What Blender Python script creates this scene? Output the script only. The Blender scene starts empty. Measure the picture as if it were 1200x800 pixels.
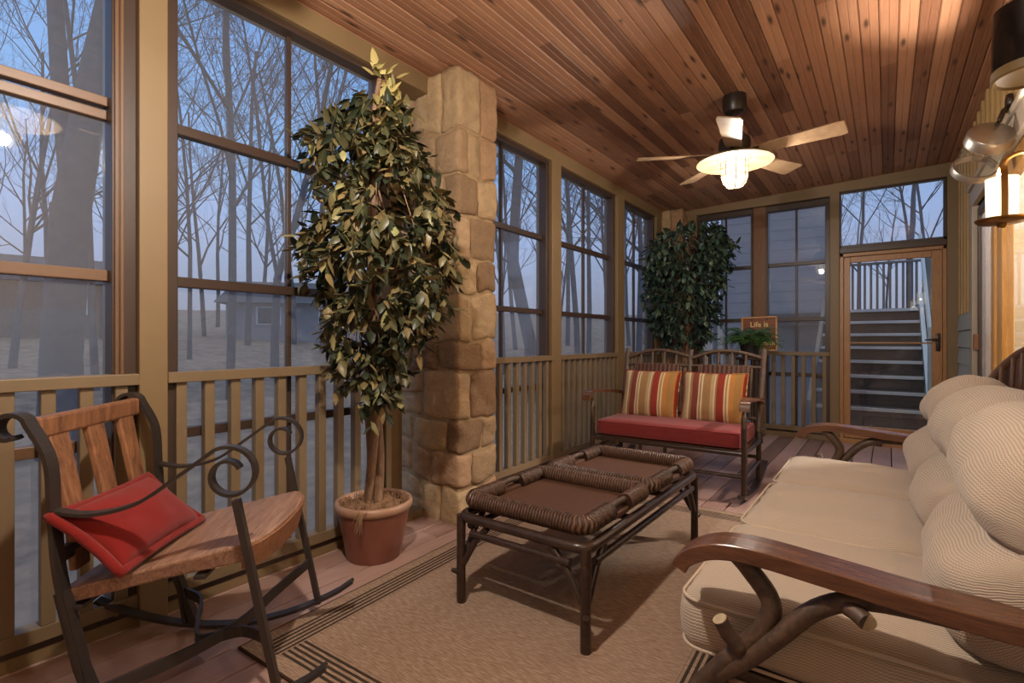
import bpy, bmesh, math, random
from mathutils import Vector, Matrix, Quaternion, noise
R = math.radians
C = bpy.context.scene.collection
random.seed(7)

# ------------------------------------------------------------------ camera
F_PX, HZ, EYE = 595.0, 399.0, 1.05
YAW = R(36.48)
CF = Vector((-math.sin(YAW), math.cos(YAW), 0)); CR = Vector((math.cos(YAW), math.sin(YAW), 0))
def at(px, py, zc):
    return CF*zc + CR*((px-600)/F_PX*zc) + Vector((0, 0, EYE-(py-HZ)/F_PX*zc))
cam = bpy.data.cameras.new('camera'); co = bpy.data.objects.new('camera', cam); C.objects.link(co)
cam.sensor_width = 36; cam.lens = F_PX/1200*36; cam.clip_start = 0.05; cam.clip_end = 400
cam.shift_y = -1/1200
co.location = (0, 0, EYE); co.rotation_euler = (R(90), 0, YAW)
sc = bpy.context.scene; sc.camera = co
sc.view_settings.view_transform = 'Standard'; sc.view_settings.look = 'None'
sc.view_settings.exposure = 1.2; sc.view_settings.gamma = 1.0; sc.view_settings.use_curve_mapping = False
sc.cycles.use_denoising = True
sc.cycles.sample_clamp_indirect = 4.0
sc.cycles.max_bounces = 10; sc.cycles.transparent_max_bounces = 24; sc.cycles.diffuse_bounces = 4

# ------------------------------------------------------------------ materials
def lin(r, g, b):
    f = lambda c: (c/255/12.92) if c/255 <= .04045 else ((c/255+.055)/1.055)**2.4
    return (f(r), f(g), f(b), 1)
class NT:
    def __init__(s, name):
        s.m = bpy.data.materials.new(name); s.m.use_nodes = True
        s.t = s.m.node_tree; s.n = s.t.nodes; s.l = s.t.links
        s.b = s.n['Principled BSDF']; s.out = s.n['Material Output']
    def node(s, typ, **kw):
        n = s.n.new(typ)
        for k, v in kw.items(): setattr(n, k, v)
        return n
    def link(s, a, b): s.l.new(a, b)
    def val(s, sock, v):
        if hasattr(v, 'is_linked') or hasattr(v, 'links'): s.l.new(v, sock)
        else: sock.default_value = v
    def math(s, op, a, b=0.0, c=0.0):
        n = s.node('ShaderNodeMath', operation=op)
        s.val(n.inputs[0], a); s.val(n.inputs[1], b); s.val(n.inputs[2], c)
        return n.outputs[0]
    def mix(s, f, a, b, bt='MIX'):
        n = s.node('ShaderNodeMix', data_type='RGBA', blend_type=bt)
        s.val(n.inputs[0], f); s.val(n.inputs[6], a); s.val(n.inputs[7], b)
        return n.outputs[2]
    def coord(s, out='Object', scale=(1, 1, 1), rot=(0, 0, 0)):
        tc = s.node('ShaderNodeTexCoord'); mp = s.node('ShaderNodeMapping')
        s.link(tc.outputs[out], mp.inputs['Vector'])
        mp.inputs['Scale'].default_value = scale; mp.inputs['Rotation'].default_value = rot
        return mp.outputs[0]
    def noise(s, vec, scale=5, detail=4, rough=.6, dist=0):
        n = s.node('ShaderNodeTexNoise')
        if vec is not None: s.link(vec, n.inputs['Vector'])
        n.inputs['Scale'].default_value = scale; n.inputs['Detail'].default_value = detail
        n.inputs['Roughness'].default_value = rough; n.inputs['Distortion'].default_value = dist
        return n.outputs[0]
    def ramp(s, f, stops, interp='LINEAR'):
        n = s.node('ShaderNodeValToRGB'); cr = n.color_ramp; cr.interpolation = interp
        while len(cr.elements) < len(stops): cr.elements.new(.5)
        for e, (p, c) in zip(cr.elements, stops): e.position = p; e.color = c
        s.link(f, n.inputs[0]); return n.outputs[0]
    def bump(s, h, strength=.3, dist=.01):
        n = s.node('ShaderNodeBump'); n.inputs['Strength'].default_value = strength
        n.inputs['Distance'].default_value = dist
        s.link(h, n.inputs['Height']); s.link(n.outputs[0], s.b.inputs['Normal'])
    def set(s, color=None, rough=None, metal=None, spec=None):
        if color is not None: s.val(s.b.inputs['Base Color'], color)
        if rough is not None: s.val(s.b.inputs['Roughness'], rough)
        if metal is not None: s.b.inputs['Metallic'].default_value = metal
        if spec is not None: s.b.inputs['Specular IOR Level'].default_value = spec
        return s

def paint(name, c, rough=.55, var=.12, scale=6, bump=0.05):
    t = NT(name); n = t.noise(t.coord(), scale, 5)
    d = tuple(x*(1-var*2) for x in c[:3])+(1,)
    t.set(t.mix(n, d, tuple(min(1, x*(1+var)) for x in c[:3])+(1,)), rough)
    if bump: t.bump(t.noise(t.coord(), 60, 3), bump, .004)
    return t.m
def wood(name, c1, c2, rough=.5, grain=(1, 1, 1), scale=14, spec=.5, bump=.15):
    t = NT(name); v = t.coord('Object', grain)
    n1 = t.noise(v, scale, 6, .65, 1.2); n2 = t.noise(v, scale*5, 3, .6)
    f = t.math('ADD', t.math('MULTIPLY', n1, .75), t.math('MULTIPLY', n2, .25))
    t.set(t.ramp(f, [(.3, c1), (.68, c2)]), rough, spec=spec)
    t.bump(f, bump, .004); return t.m
def boards(name, cols, bw, off, rough, blen, grain, knots=False, spec=.5, bump=.12):
    """wooden boards running along Y, one tone per board"""
    t = NT(name); tc = t.node('ShaderNodeTexCoord'); sp = t.node('ShaderNodeSeparateXYZ')
    t.link(tc.outputs['Object'], sp.inputs[0])
    ix = t.math('FLOOR', t.math('DIVIDE', t.math('SUBTRACT', sp.outputs[0], off), bw))
    w1 = t.node('ShaderNodeTexWhiteNoise', noise_dimensions='1D'); t.link(ix, w1.inputs['W'])
    iy = t.math('FLOOR', t.math('ADD', t.math('DIVIDE', sp.outputs[1], blen), t.math('MULTIPLY', w1.outputs[0], 7.3)))
    cb = t.node('ShaderNodeCombineXYZ'); t.link(ix, cb.inputs[0]); t.link(iy, cb.inputs[1])
    w2 = t.node('ShaderNodeTexWhiteNoise', noise_dimensions='2D'); t.link(cb.outputs[0], w2.inputs['Vector'])
    r = w2.outputs[0]
    ad = t.node('ShaderNodeVectorMath', operation='ADD'); t.link(tc.outputs['Object'], ad.inputs[0])
    sc3 = t.node('ShaderNodeVectorMath', operation='SCALE'); t.link(w2.outputs[1], sc3.inputs[0]); sc3.inputs['Scale'].default_value = 9
    t.link(sc3.outputs[0], ad.inputs[1])
    mp = t.node('ShaderNodeMapping'); t.link(ad.outputs[0], mp.inputs[0]); mp.inputs['Scale'].default_value = grain
    g = t.noise(mp.outputs[0], 10, 6, .62, .8); g2 = t.noise(mp.outputs[0], 60, 3, .6)
    f = t.math('ADD', t.math('MULTIPLY', r, .5), t.math('ADD', t.math('MULTIPLY', g, .42), t.math('MULTIPLY', g2, .14)))
    col = t.ramp(f, cols)
    if knots:
        mk = t.node('ShaderNodeMapping'); t.link(ad.outputs[0], mk.inputs[0]); mk.inputs['Scale'].default_value = (11, 2.6, 1)
        vo = t.node('ShaderNodeTexVoronoi', voronoi_dimensions='2D'); t.link(mk.outputs[0], vo.inputs['Vector']); vo.inputs['Scale'].default_value = 1.0
        k = t.ramp(vo.outputs['Distance'], [(.05, (1, 1, 1, 1)), (.17, (0, 0, 0, 1))])
        wk = t.node('ShaderNodeTexWhiteNoise', noise_dimensions='3D'); t.link(vo.outputs['Position'], wk.inputs['Vector'])
        kk = t.math('MULTIPLY', k, t.math('GREATER_THAN', wk.outputs[0], .62))
        col = t.mix(t.math('MULTIPLY', kk, .85), col, lin(52, 28, 18))
    t.set(col, rough, spec=spec); t.bump(g2, bump, .003)
    return t.m

M = {}
M['ceil'] = boards('ceiling_pine', [(.22, lin(106, 70, 50)), (.5, lin(150, 104, 76)), (.82, lin(178, 132, 100))], .083, -2.36, .55, 2.4, (9, .55, 1), True)
M['floor'] = boards('deck_boards', [(.2, lin(112, 82, 72)), (.5, lin(154, 120, 108)), (.85, lin(186, 152, 140))], .1405, -2.36, .38, 3.6, (7, .5, 1), False, .5, .1)
M['olive'] = paint('olive_tan_paint', lin(130, 106, 74), .5, .06, 4)
M['rail'] = paint('railing_paint', lin(126, 105, 78), .5, .06, 4)
M['bronze'] = paint('bronze_frame', lin(66, 49, 40), .42, .08, 8)
M['track'] = paint('bronze_track', lin(112, 80, 54), .42, .08, 8)
M['dark'] = paint('dark_void', lin(30, 27, 25), .7, .1)
M['pine'] = wood('door_pine', lin(150, 104, 62), lin(186, 138, 90), .4, (6, 6, .6))
M['mul'] = wood('stained_mullion', lin(92, 58, 30), lin(128, 84, 46), .45, (6, 6, .6))
def stone():
    t = NT('fieldstone'); g = t.node('ShaderNodeNewGeometry')
    base = t.ramp(g.outputs['Random Per Island'], [(0, lin(126, 96, 72)), (.2, lin(202, 172, 132)), (.36, lin(172, 130, 98)), (.52, lin(210, 182, 140)), (.66, lin(112, 80, 60)), (.8, lin(198, 156, 122)), (.9, lin(158, 132, 100)), (1, lin(206, 172, 134))])
    n = t.noise(t.coord(), 11, 6, .7, .6); n2 = t.noise(t.coord(), 45, 5, .7)
    c = t.mix(t.ramp(n, [(.35, (0, 0, 0, 1)), (.7, (1, 1, 1, 1))]), t.mix(.45, base, lin(80, 58, 44)), base)
    c = t.mix(t.math('MULTIPLY', n2, .35), c, lin(206, 174, 132))
    t.set(c, .85, spec=.25); t.bump(t.math('ADD', n, t.math('MULTIPLY', n2, .7)), .8, .016); return t.m
M['stone'] = stone()
M['mortar'] = paint('mortar', lin(166, 138, 102), .95, .15, 30, .4)
M['iron'] = paint('wrought_iron', lin(54, 46, 42), .42, .2, 20)
M['chairwood'] = wood('chair_slats', lin(78, 46, 34), lin(168, 116, 80), .42, (9, 9, 1.6), 4, bump=.4)
M['chairseat'] = wood('chair_seat', lin(96, 62, 44), lin(182, 142, 118), .42, (16, 1.2, 16), 4, bump=.4)
M['seatfront'] = wood('seat_front', lin(116, 74, 50), lin(166, 116, 84), .45, (3, 10, 10), 5)
def fabric(name, c1, c2, scale=(1, 1, 1), rough=.95, bs=.35):
    t = NT(name); uv = t.coord('UV', scale)
    sp = t.node('ShaderNodeSeparateXYZ'); t.link(uv, sp.inputs[0])
    a = t.math('SINE', t.math('MULTIPLY', sp.outputs[0], 900)); b = t.math('SINE', t.math('MULTIPLY', sp.outputs[1], 900))
    w = t.math('MULTIPLY', t.math('ADD', t.math('MULTIPLY', a, b), 1), .5)
    n = t.noise(t.coord(), 14, 4)
    col = t.mix(w, c1, c2); t.set(t.mix(t.math('MULTIPLY', n, .3), col, tuple(x*.75 for x in c1[:3])+(1,)), rough, spec=.15)
    t.bump(w, bs, .002); t.b.inputs['Sheen Weight'].default_value = .15; return t.m
M['red'] = fabric('red_canvas', lin(122, 28, 25), lin(140, 37, 32))
M['redseat'] = fabric('red_seat_canvas', lin(120, 44, 44), lin(138, 54, 52))
def sofafab():
    t = NT('sofa_chevron_weave'); uv = t.coord('UV')
    sp = t.node('ShaderNodeSeparateXYZ'); t.link(uv, sp.inputs[0])
    zig = t.math('PINGPONG', t.math('MULTIPLY', sp.outputs[0], 80), .3)
    ln = t.math('SINE', t.math('MULTIPLY', t.math('ADD', t.math('MULTIPLY', sp.outputs[1], 145), zig), 6.283))
    w = t.math('MULTIPLY', t.math('ADD', ln, 1), .5)
    n = t.noise(t.coord(), 5, 4)
    col = t.mix(w, lin(160, 141, 123), lin(198, 181, 161))
    col = t.mix(t.math('MULTIPLY', n, .22), col, lin(150, 118, 90))
    t.set(col, .95, spec=.1); t.bump(w, .35, .003); t.b.inputs['Sheen Weight'].default_value = .2; return t.m
M['sofa'] = sofafab()
M['piping'] = paint('sofa_piping', lin(192, 172, 150), .9, .1)
M['armwood'] = wood('polished_arm', lin(66, 40, 28), lin(116, 76, 54), .24, (1, 9, 9), 5, .6, .05)
M['twig'] = wood('peeled_branch', lin(46, 32, 24), lin(98, 74, 56), .5, (3, 3, 3), 8, .5, .4)
M['cutend'] = wood('cut_branch_end', lin(150, 128, 98), lin(182, 160, 128), .7, (1, 1, 1), 20)
M['rattan'] = wood('dark_rattan_pole', lin(34, 24, 20), lin(70, 50, 40), .32, (3, 3, 3), 9, .5, .15)
M['wicker'] = wood('brown_wicker', lin(48, 30, 21), lin(110, 74, 52), .5, (4, 4, 4), 40, .4, .3)
def weave():
    t = NT('flat_weave'); v = t.coord(); sp = t.node('ShaderNodeSeparateXYZ'); t.link(v, sp.inputs[0])
    a = t.math('SINE', t.math('MULTIPLY', sp.outputs[0], 520)); b = t.math('SINE', t.math('MULTIPLY', sp.outputs[1], 520))
    w = t.math('MULTIPLY', t.math('ADD', t.math('MULTIPLY', a, b), 1), .5)
    t.set(t.mix(w, lin(66, 42, 30), lin(104, 70, 52)), .6, spec=.3); t.bump(w, .4, .003); return t.m
M['weave'] = weave()
def rimweave():
    t = NT('braided_rim'); uv = t.coord('UV'); sp = t.node('ShaderNodeSeparateXYZ'); t.link(uv, sp.inputs[0])
    u = t.math('MULTIPLY', sp.outputs[0], 6.283/.0125); v = t.math('MULTIPLY', sp.outputs[1], 6.283*4)
    a = t.math('SINE', t.math('ADD', u, t.math('MULTIPLY', t.math('SINE', v), .8)))
    w = t.math('MULTIPLY', t.math('ADD', a, 1), .5)
    n = t.noise(t.coord(), 30, 3)
    t.set(t.mix(w, lin(52, 34, 25), t.mix(n, lin(92, 62, 46), lin(122, 88, 66))), .45, spec=.4); t.bump(w, .9, .006); return t.m
M['rimweave'] = rimweave()
def panelweave(name, c1, c2, fx=330, fz=420):
    t = NT(name); uv = t.coord('UV'); sp = t.node('ShaderNodeSeparateXYZ'); t.link(uv, sp.inputs[0])
    a = t.math('SINE', t.math('MULTIPLY', sp.outputs[0], fx)); b = t.math('SINE', t.math('MULTIPLY', sp.outputs[1], fz))
    w = t.math('MULTIPLY', t.math('ADD', t.math('ADD', t.math('MULTIPLY', a, .75), t.math('MULTIPLY', b, .25)), 1), .5)
    t.set(t.mix(w, c1, c2), .5, spec=.4); t.bump(w, .6, .006); return t.m
M['backweave'] = panelweave('loveseat_wicker', lin(48, 28, 20), lin(104, 62, 44), 190, 500)
M['chairweave'] = panelweave('armchair_wicker', lin(44, 28, 24), lin(104, 72, 60), 120, 600)
def stripes():
    t = NT('striped_canvas'); uv = t.coord('UV'); sp = t.node('ShaderNodeSeparateXYZ'); t.link(uv, sp.inputs[0])
    be, cr, br, ta, rd, go, og = lin(182, 156, 120), lin(212, 192, 156), lin(124, 60, 54), lin(156, 120, 82), lin(144, 50, 44), lin(164, 124, 74), lin(186, 126, 68)
    s = [(0, be), (.10, cr), (.13, ta), (.17, br), (.27, cr), (.295, ta), (.32, cr), (.345, ta), (.47, be), (.52, cr), (.545, ta), (.57, rd), (.68, cr), (.705, go), (.73, cr), (.755, og), (.83, go), (.93, og), (.955, rd)]
    n = t.noise(t.coord(), 9, 3)
    t.set(t.mix(t.math('MULTIPLY', n, .25), t.ramp(sp.outputs[0], s, 'CONSTANT'), lin(120, 84, 52)), .9, spec=.15)
    t.bump(t.noise(t.coord(), 300, 2), .15, .002); return t.m
M['stripe'] = stripes()
def rugmat():
    t = NT('rug_weave'); v = t.coord(); sp = t.node('ShaderNodeSeparateXYZ'); t.link(v, sp.inputs[0])
    a = t.noise(t.coord('Object', (26, 320, 1), (0, 0, R(14))), 1, 3, .6); b = t.noise(v, 4, 4)
    c = t.ramp(a, [(.3, lin(118, 94, 78)), (.55, lin(166, 140, 120)), (.75, lin(200, 178, 158))])
    c = t.mix(t.math('MULTIPLY', b, .25), c, lin(122, 90, 66))
    hx, hy = .725, 1.2
    def band(d):   # dark pin stripes between .055 and .155 from the edge
        inside = t.math('MULTIPLY', t.math('GREATER_THAN', d, .055), t.math('LESS_THAN', d, .165))
        st = t.math('GREATER_THAN', t.math('SINE', t.math('MULTIPLY', d, 6.283/.0205)), -.05)
        return t.math('MULTIPLY', inside, st)
    dx = t.math('SUBTRACT', hx, t.math('ABSOLUTE', sp.outputs[0])); dy = t.math('SUBTRACT', hy, t.math('ABSOLUTE', sp.outputs[1]))
    fx = t.math('MULTIPLY', band(dx), t.math('GREATER_THAN', dy, .05)); fy = t.math('MULTIPLY', band(dy), t.math('GREATER_THAN', dx, .16))
    msk = t.math('MAXIMUM', fx, fy)
    c = t.mix(t.math('MULTIPLY', msk, .9), c, lin(40, 32, 27))
    edge = t.math('LESS_THAN', t.math('MINIMUM', dx, dy), .008)
    t.set(t.mix(edge, c, lin(60, 44, 34)), .95, spec=.1); t.bump(a, .5, .004); return t.m
M['rug'] = rugmat()
M['terra'] = paint('terracotta_glaze', lin(124, 74, 58), .32, .12, 7)
M['terrarim'] = paint('terracotta_rim', lin(168, 128, 102), .4, .1, 12)
M['moss'] = paint('dried_moss', lin(150, 112, 82), .95, .35, 40, .6)
M['vine'] = wood('twisted_trunk', lin(84, 62, 48), lin(150, 116, 90), .7, (4, 4, 1), 10, .3, .4)
def leafmat(name, stops):
    t = NT(name); g = t.node('ShaderNodeNewGeometry')
    c = t.ramp(g.outputs['Random Per Island'], stops); t.set(c, .42, spec=.4)
    t.b.inputs['Subsurface Weight'].default_value = 0
    tr = t.node('ShaderNodeBsdfTranslucent'); t.link(c, tr.inputs[0]); mx = t.node('ShaderNodeMixShader'); mx.inputs[0].default_value = .18
    t.link(t.b.outputs[0], mx.inputs[1]); t.link(tr.outputs[0], mx.inputs[2]); t.link(mx.outputs[0], t.out.inputs[0]); return t.m
M['leaf'] = leafmat('olive_leaves', [(0, lin(34, 44, 32)), (.3, lin(64, 66, 44)), (.6, lin(94, 88, 56)), (.82, lin(120, 104, 68)), (.93, lin(138, 114, 76)), (1, lin(146, 144, 94))])
M['leafd'] = leafmat('dark_green_leaves', [(0, lin(26, 38, 32)), (.45, lin(50, 66, 54)), (.8, lin(68, 92, 78)), (1, lin(98, 110, 82))])
M['leafy'] = leafmat('pale_sprig_leaves', [(0, lin(150, 142, 84)), (.5, lin(186, 168, 108)), (1, lin(206, 192, 128))])
M['fern'] = leafmat('fern_green', [(0, lin(48, 78, 40)), (.5, lin(82, 118, 58)), (1, lin(116, 148, 80))])
M['basket'] = paint('plastic_pot_black', lin(34, 32, 32), .5, .1)
M['standwood'] = wood('dark_stand', lin(36, 24, 20), lin(64, 44, 34), .45, (5, 5, 1))
M['signwood'] = wood('stained_sign_board', lin(88, 40, 14), lin(160, 88, 36), .5, (1.2, 1, 14), 4)
M['signframe'] = wood('pale_sign_frame', lin(186, 132, 80), lin(216, 166, 112), .5, (4, 4, 4))
M['letter'] = paint('cream_lettering', lin(236, 206, 140), .6, .03, 4, 0)
M['blade'] = wood('fan_blade', lin(140, 112, 84), lin(176, 146, 114), .4, (2, 2, 2), 6, .4, .05)
M['fanmetal'] = paint('oil_rubbed_bronze', lin(44, 34, 30), .35, .15, 12)
M['dish'] = paint('galvanised_dish', lin(122, 102, 74), .5, .06, 6)
M['black'] = paint('gloss_black', lin(18, 16, 15), .12, .05, 6, 0)
M['tanrim'] = paint('tan_rim', lin(112, 90, 54), .4, .06)
M['chrome'] = NT('brushed_nickel').set(lin(168, 160, 152), .38, .9).m
M['brass'] = NT('aged_brass').set(lin(148, 112, 66), .35, 1.0).m
def sidingv():
    t = NT('batten_siding_paint'); n = t.noise(t.coord(), 5, 4); t.set(t.mix(n, lin(150, 122, 78), lin(186, 154, 102)), .5); return t.m
M['siding'] = sidingv()
M['lap'] = paint('grey_shingle', lin(168, 176, 172), .7, .1, 9, .2)
M['casing'] = paint('grey_casing', lin(170, 156, 138), .45, .06)
M['gold'] = wood('honey_door_frame', lin(170, 120, 60), lin(212, 164, 92), .35, (6, 6, .6))
M['bulbwire'] = paint('cage_wire', lin(120, 92, 60), .4, .05)
def glow(name, col, st, transp):
    t = NT(name); t.n.remove(t.b); e = t.node('ShaderNodeEmission'); e.inputs[0].default_value = col; e.inputs[1].default_value = st
    tr = t.node('ShaderNodeBsdfTransparent'); mx = t.node('ShaderNodeMixShader'); mx.inputs[0].default_value = transp
    t.link(e.outputs[0], mx.inputs[1]); t.link(tr.outputs[0], mx.inputs[2]); t.link(mx.outputs[0], t.out.inputs[0]); return t.m
M['globe'] = glow('lit_frosted_glass', (1.0, .86, .5, 1), 1.3, .45)
M['shade'] = glow('lit_cream_shade', (1.0, .80, .46, 1), 1.15, .12)
def pane(name, tint, haze, hazecol, ior=1.45):
    t = NT(name); t.n.remove(t.b)
    tr = t.node('ShaderNodeBsdfTransparent'); tr.inputs[0].default_value = tint
    df = t.node('ShaderNodeBsdfDiffuse'); df.inputs[0].default_value = hazecol
    gl = t.node('ShaderNodeBsdfGlossy'); gl.inputs['Roughness'].default_value = .012
    tl = t.node('ShaderNodeBsdfTranslucent'); tl.inputs[0].default_value = hazecol
    m0 = t.node('ShaderNodeMixShader'); m0.inputs[0].default_value = .6; t.link(df.outputs[0], m0.inputs[1]); t.link(tl.outputs[0], m0.inputs[2])
    m1 = t.node('ShaderNodeMixShader'); m1.inputs[0].default_value = haze; t.link(tr.outputs[0], m1.inputs[1]); t.link(m0.outputs[0], m1.inputs[2])
    lw = t.node('ShaderNodeLayerWeight'); lw.inputs[0].default_value = .5
    fr = t.math('ADD', t.math('MULTIPLY', t.math('POWER', lw.outputs['Facing'], 4.0), .75), 2*((ior-1)/(ior+1))**2)
    m2 = t.node('ShaderNodeMixShader'); t.link(fr, m2.inputs[0]); t.link(m1.outputs[0], m2.inputs[1]); t.link(gl.outputs[0], m2.inputs[2])
    t.link(m2.outputs[0], t.out.inputs[0]); return t.m
M['vinyl'] = pane('clear_vinyl', (.86, .87, .88, 1), .20, (.74, .74, .78, 1))
M['glass'] = pane('door_glass', (.93, .94, .95, 1), .02, (.6, .62, .66, 1), 1.5)
M['jar'] = pane('lamp_glass', (.95, .95, .93, 1), .03, (.7, .68, .6, 1), 1.45)
M['screen'] = pane('insect_screen', (.28, .29, .32, 1), .5, (.30, .30, .34, 1), 1.2)
M['bark'] = paint('grey_bark', lin(92, 90, 96), .95, .2, 6, .4)
M['twigs'] = paint('bare_twigs', lin(84, 80, 84), .95, .1, 6, 0)
M['ground'] = paint('leaf_litter', lin(152, 132, 112), .95, .5, 3, .4)
M['stepdark'] = wood('weathered_riser', lin(62, 52, 48), lin(92, 80, 74), .7, (1, 8, 8), 4)
M['nosing'] = paint('pale_nosing', lin(196, 200, 204), .5, .05)
M['outrail'] = paint('outdoor_rail_paint', lin(120, 116, 108), .6, .08)
M['stringer'] = paint('pale_stringer', lin(176, 190, 196), .5, .06)
M['housewall'] = paint('grey_clapboard', lin(150, 146, 148), .7, .06, 2, .1)
M['houseroof'] = paint('slate_shingle', lin(86, 88, 96), .9, .15, 6, .3)
M['brickhouse'] = paint('brown_brick', lin(122, 98, 88), .9, .2, 10, .3)
M['white'] = paint('white_trim', lin(206, 208, 212), .6, .04)
M['nightglass'] = paint('dark_house_glass', lin(60, 64, 74), .15, .05, 3, 0)
M['inner'] = paint('house_interior_plaster', lin(170, 150, 120), .8, .05)

# ------------------------------------------------------------------ mesh builder
class MB:
    def __init__(s): s.v = []; s.f = []; s.uv = []
    def add(s, vs, fs, uvs=None):
        o = len(s.v); s.v += [tuple(p) for p in vs]
        for i, f in enumerate(fs):
            s.f.append(tuple(o+k for k in f)); s.uv.append(uvs[i] if uvs else None)
        return s
    def box(s, a, b, bev=0.0):
        x0, y0, z0 = a; x1, y1, z1 = b
        if x0 > x1: x0, x1 = x1, x0
        if y0 > y1: y0, y1 = y1, y0
        if z0 > z1: z0, z1 = z1, z0
        if bev <= 0:
            vs = [(x0, y0, z0), (x1, y0, z0), (x1, y1, z0), (x0, y1, z0), (x0, y0, z1), (x1, y0, z1), (x1, y1, z1), (x0, y1, z1)]
            return s.add(vs, [(3, 2, 1, 0), (4, 5, 6, 7), (0, 1, 5, 4), (1, 2, 6, 5), (2, 3, 7, 6), (3, 0, 4, 7)])
        c = bev; bm = bmesh.new(); bmesh.ops.create_cube(bm, size=1)
        for v in bm.verts: v.co = Vector(((x0+x1)/2+v.co.x*(x1-x0), (y0+y1)/2+v.co.y*(y1-y0), (z0+z1)/2+v.co.z*(z1-z0)))
        c = min(c, .45*min(x1-x0, y1-y0, z1-z0))
        bmesh.ops.bevel(bm, geom=bm.edges[:], offset=c, segments=2, affect='EDGES', profile=.5)
        return s.frombm(bm)
    def frombm(s, bm, mat=None):
        bm.verts.ensure_lookup_table(); bm.verts.index_update()
        s.add([(mat @ v.co if mat else v.co) for v in bm.verts], [tuple(v.index for v in f.verts) for f in bm.faces]); bm.free(); return s
    def tube(s, pts, rad, seg=10, caps=True, ribs=None, closed=False):
        P = [Vector(p) for p in pts]; n = len(P)
        rad = [rad]*n if not hasattr(rad, '__len__') else rad
        T = []
        for i in range(n):
            if closed: d = P[(i+1) % n]-P[i-1]
            else: d = P[min(i+1, n-1)]-P[max(i-1, 0)]
            T.append(d.normalized() if d.length > 1e-9 else Vector((0, 0, 1)))
        up = Vector((0, 0, 1)) if abs(T[0].z) < .9 else Vector((1, 0, 0))
        N = (up-T[0]*up.dot(T[0])).normalized(); vs = []; L = 0; us = []
        for i in range(n):
            if i:
                q = T[i-1].rotation_difference(T[i]); N = q @ N; N = (N-T[i]*N.dot(T[i])).normalized(); L += (P[i]-P[i-1]).length
            B = T[i].cross(N); us.append(L)
            for k in range(seg):
                a = 2*math.pi*k/seg; r = rad[i]*(ribs(i, k) if ribs else 1)
                vs.append(P[i]+N*math.cos(a)*r+B*math.sin(a)*r)
        fs = []; uv = []
        for i in range(n if closed else n-1):
            j = (i+1) % n
            for k in range(seg):
                k2 = (k+1) % seg
                fs.append((i*seg+k, i*seg+k2, j*seg+k2, j*seg+k))
                uv.append(((us[i], k/seg), (us[i], (k+1)/seg), (us[j], (k+1)/seg), (us[j], k/seg)))
        if caps and not closed:
            fs.append(tuple(range(seg-1, -1, -1))); uv.append(None); fs.append(tuple((n-1)*seg+k for k in range(seg))); uv.append(None)
        return s.add(vs, fs, uv)
    def bar(s, pts, wide, w, t, up=None):
        """flat bar along pts: width w along the fixed vector `wide`, thickness t"""
        P = [Vector(p) for p in pts]; W = Vector(wide).normalized(); n = len(P); vs = []
        ws = w if hasattr(w, '__len__') else [w]*n
        for i in range(n):
            d = (P[min(i+1, n-1)]-P[max(i-1, 0)]).normalized(); Nn = W.cross(d).normalized()
            for a, b in ((-1, -1), (1, -1), (1, 1), (-1, 1)): vs.append(P[i]+W*(a*ws[i]/2)+Nn*(b*t/2))
        fs = []
        for i in range(n-1):
            for k in range(4):
                k2 = (k+1) % 4; fs.append((i*4+k, i*4+k2, i*4+4+k2, i*4+4+k))
        fs += [(3, 2, 1, 0), tuple((n-1)*4+k for k in range(4))]
        return s.add(vs, fs)
    def lathe(s, prof, c=(0, 0, 0), seg=32, axis=None):
        vs = []; n = len(prof); q = Vector((0, 0, 1)).rotation_difference(Vector(axis).normalized()) if axis else Quaternion()
        for r, z in prof:
            for k in range(seg):
                a = 2*math.pi*k/seg; vs.append(Vector(c)+q @ Vector((r*math.cos(a), r*math.sin(a), z)))
        fs = []
        for i in range(n-1):
            for k in range(seg):
                k2 = (k+1) % seg; fs.append((i*seg+k, i*seg+k2, (i+1)*seg+k2, (i+1)*seg+k))
        return s.add(vs, fs)
    def prism(s, poly, a, b, f):
        """polygon list of 2-tuples extruded between a and b; f(u,v,t) -> point"""
        n = len(poly); vs = [f(u, v, a) for u, v in poly]+[f(u, v, b) for u, v in poly]
        fs = [tuple(range(n-1, -1, -1)), tuple(range(n, 2*n))]+[(k, (k+1) % n, n+(k+1) % n, n+k) for k in range(n)]
        return s.add(vs, fs)
    def build(s, name, mat, parent=None, smooth=False, auto=None, kind=None):
        me = bpy.data.meshes.new(name); me.from_pydata(s.v, [], s.f); me.update()
        if any(s.uv):
            L = me.uv_layers.new(name='UVMap'); i = 0
            for f, u in zip(s.f, s.uv):
                for k in range(len(f)):
                    if u: L.data[i].uv = u[k]
                    i += 1
        bm = bmesh.new(); bm.from_mesh(me); bmesh.ops.recalc_face_normals(bm, faces=bm.faces); bm.to_mesh(me); bm.free()
        if smooth: me.polygons.foreach_set('use_smooth', [True]*len(me.polygons))
        if smooth and auto: me.set_sharp_from_angle(angle=R(auto))
        me.materials.append(mat); o = bpy.data.objects.new(name, me); C.objects.link(o)
        if parent: o.parent = parent
        if kind: o['kind'] = kind
        return o
def empty(name, loc=(0, 0, 0), rz=0, label=None, cat=None, group=None, kind=None):
    o = bpy.data.objects.new(name, None); C.objects.link(o); o.location = loc; o.rotation_euler = (0, 0, rz); o.empty_display_size = .1
    return tag(o, label, cat, group, kind)
def tag(o, label=None, cat=None, group=None, kind=None):
    if label: o['label'] = label
    if cat: o['category'] = cat
    if group: o['group'] = group
    if kind: o['kind'] = kind
    return o
def copy_tree(o, parent=None):
    c = o.copy(); C.objects.link(c); c.parent = parent
    for ch in list(o.children): copy_tree(ch, c)
    return c
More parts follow.
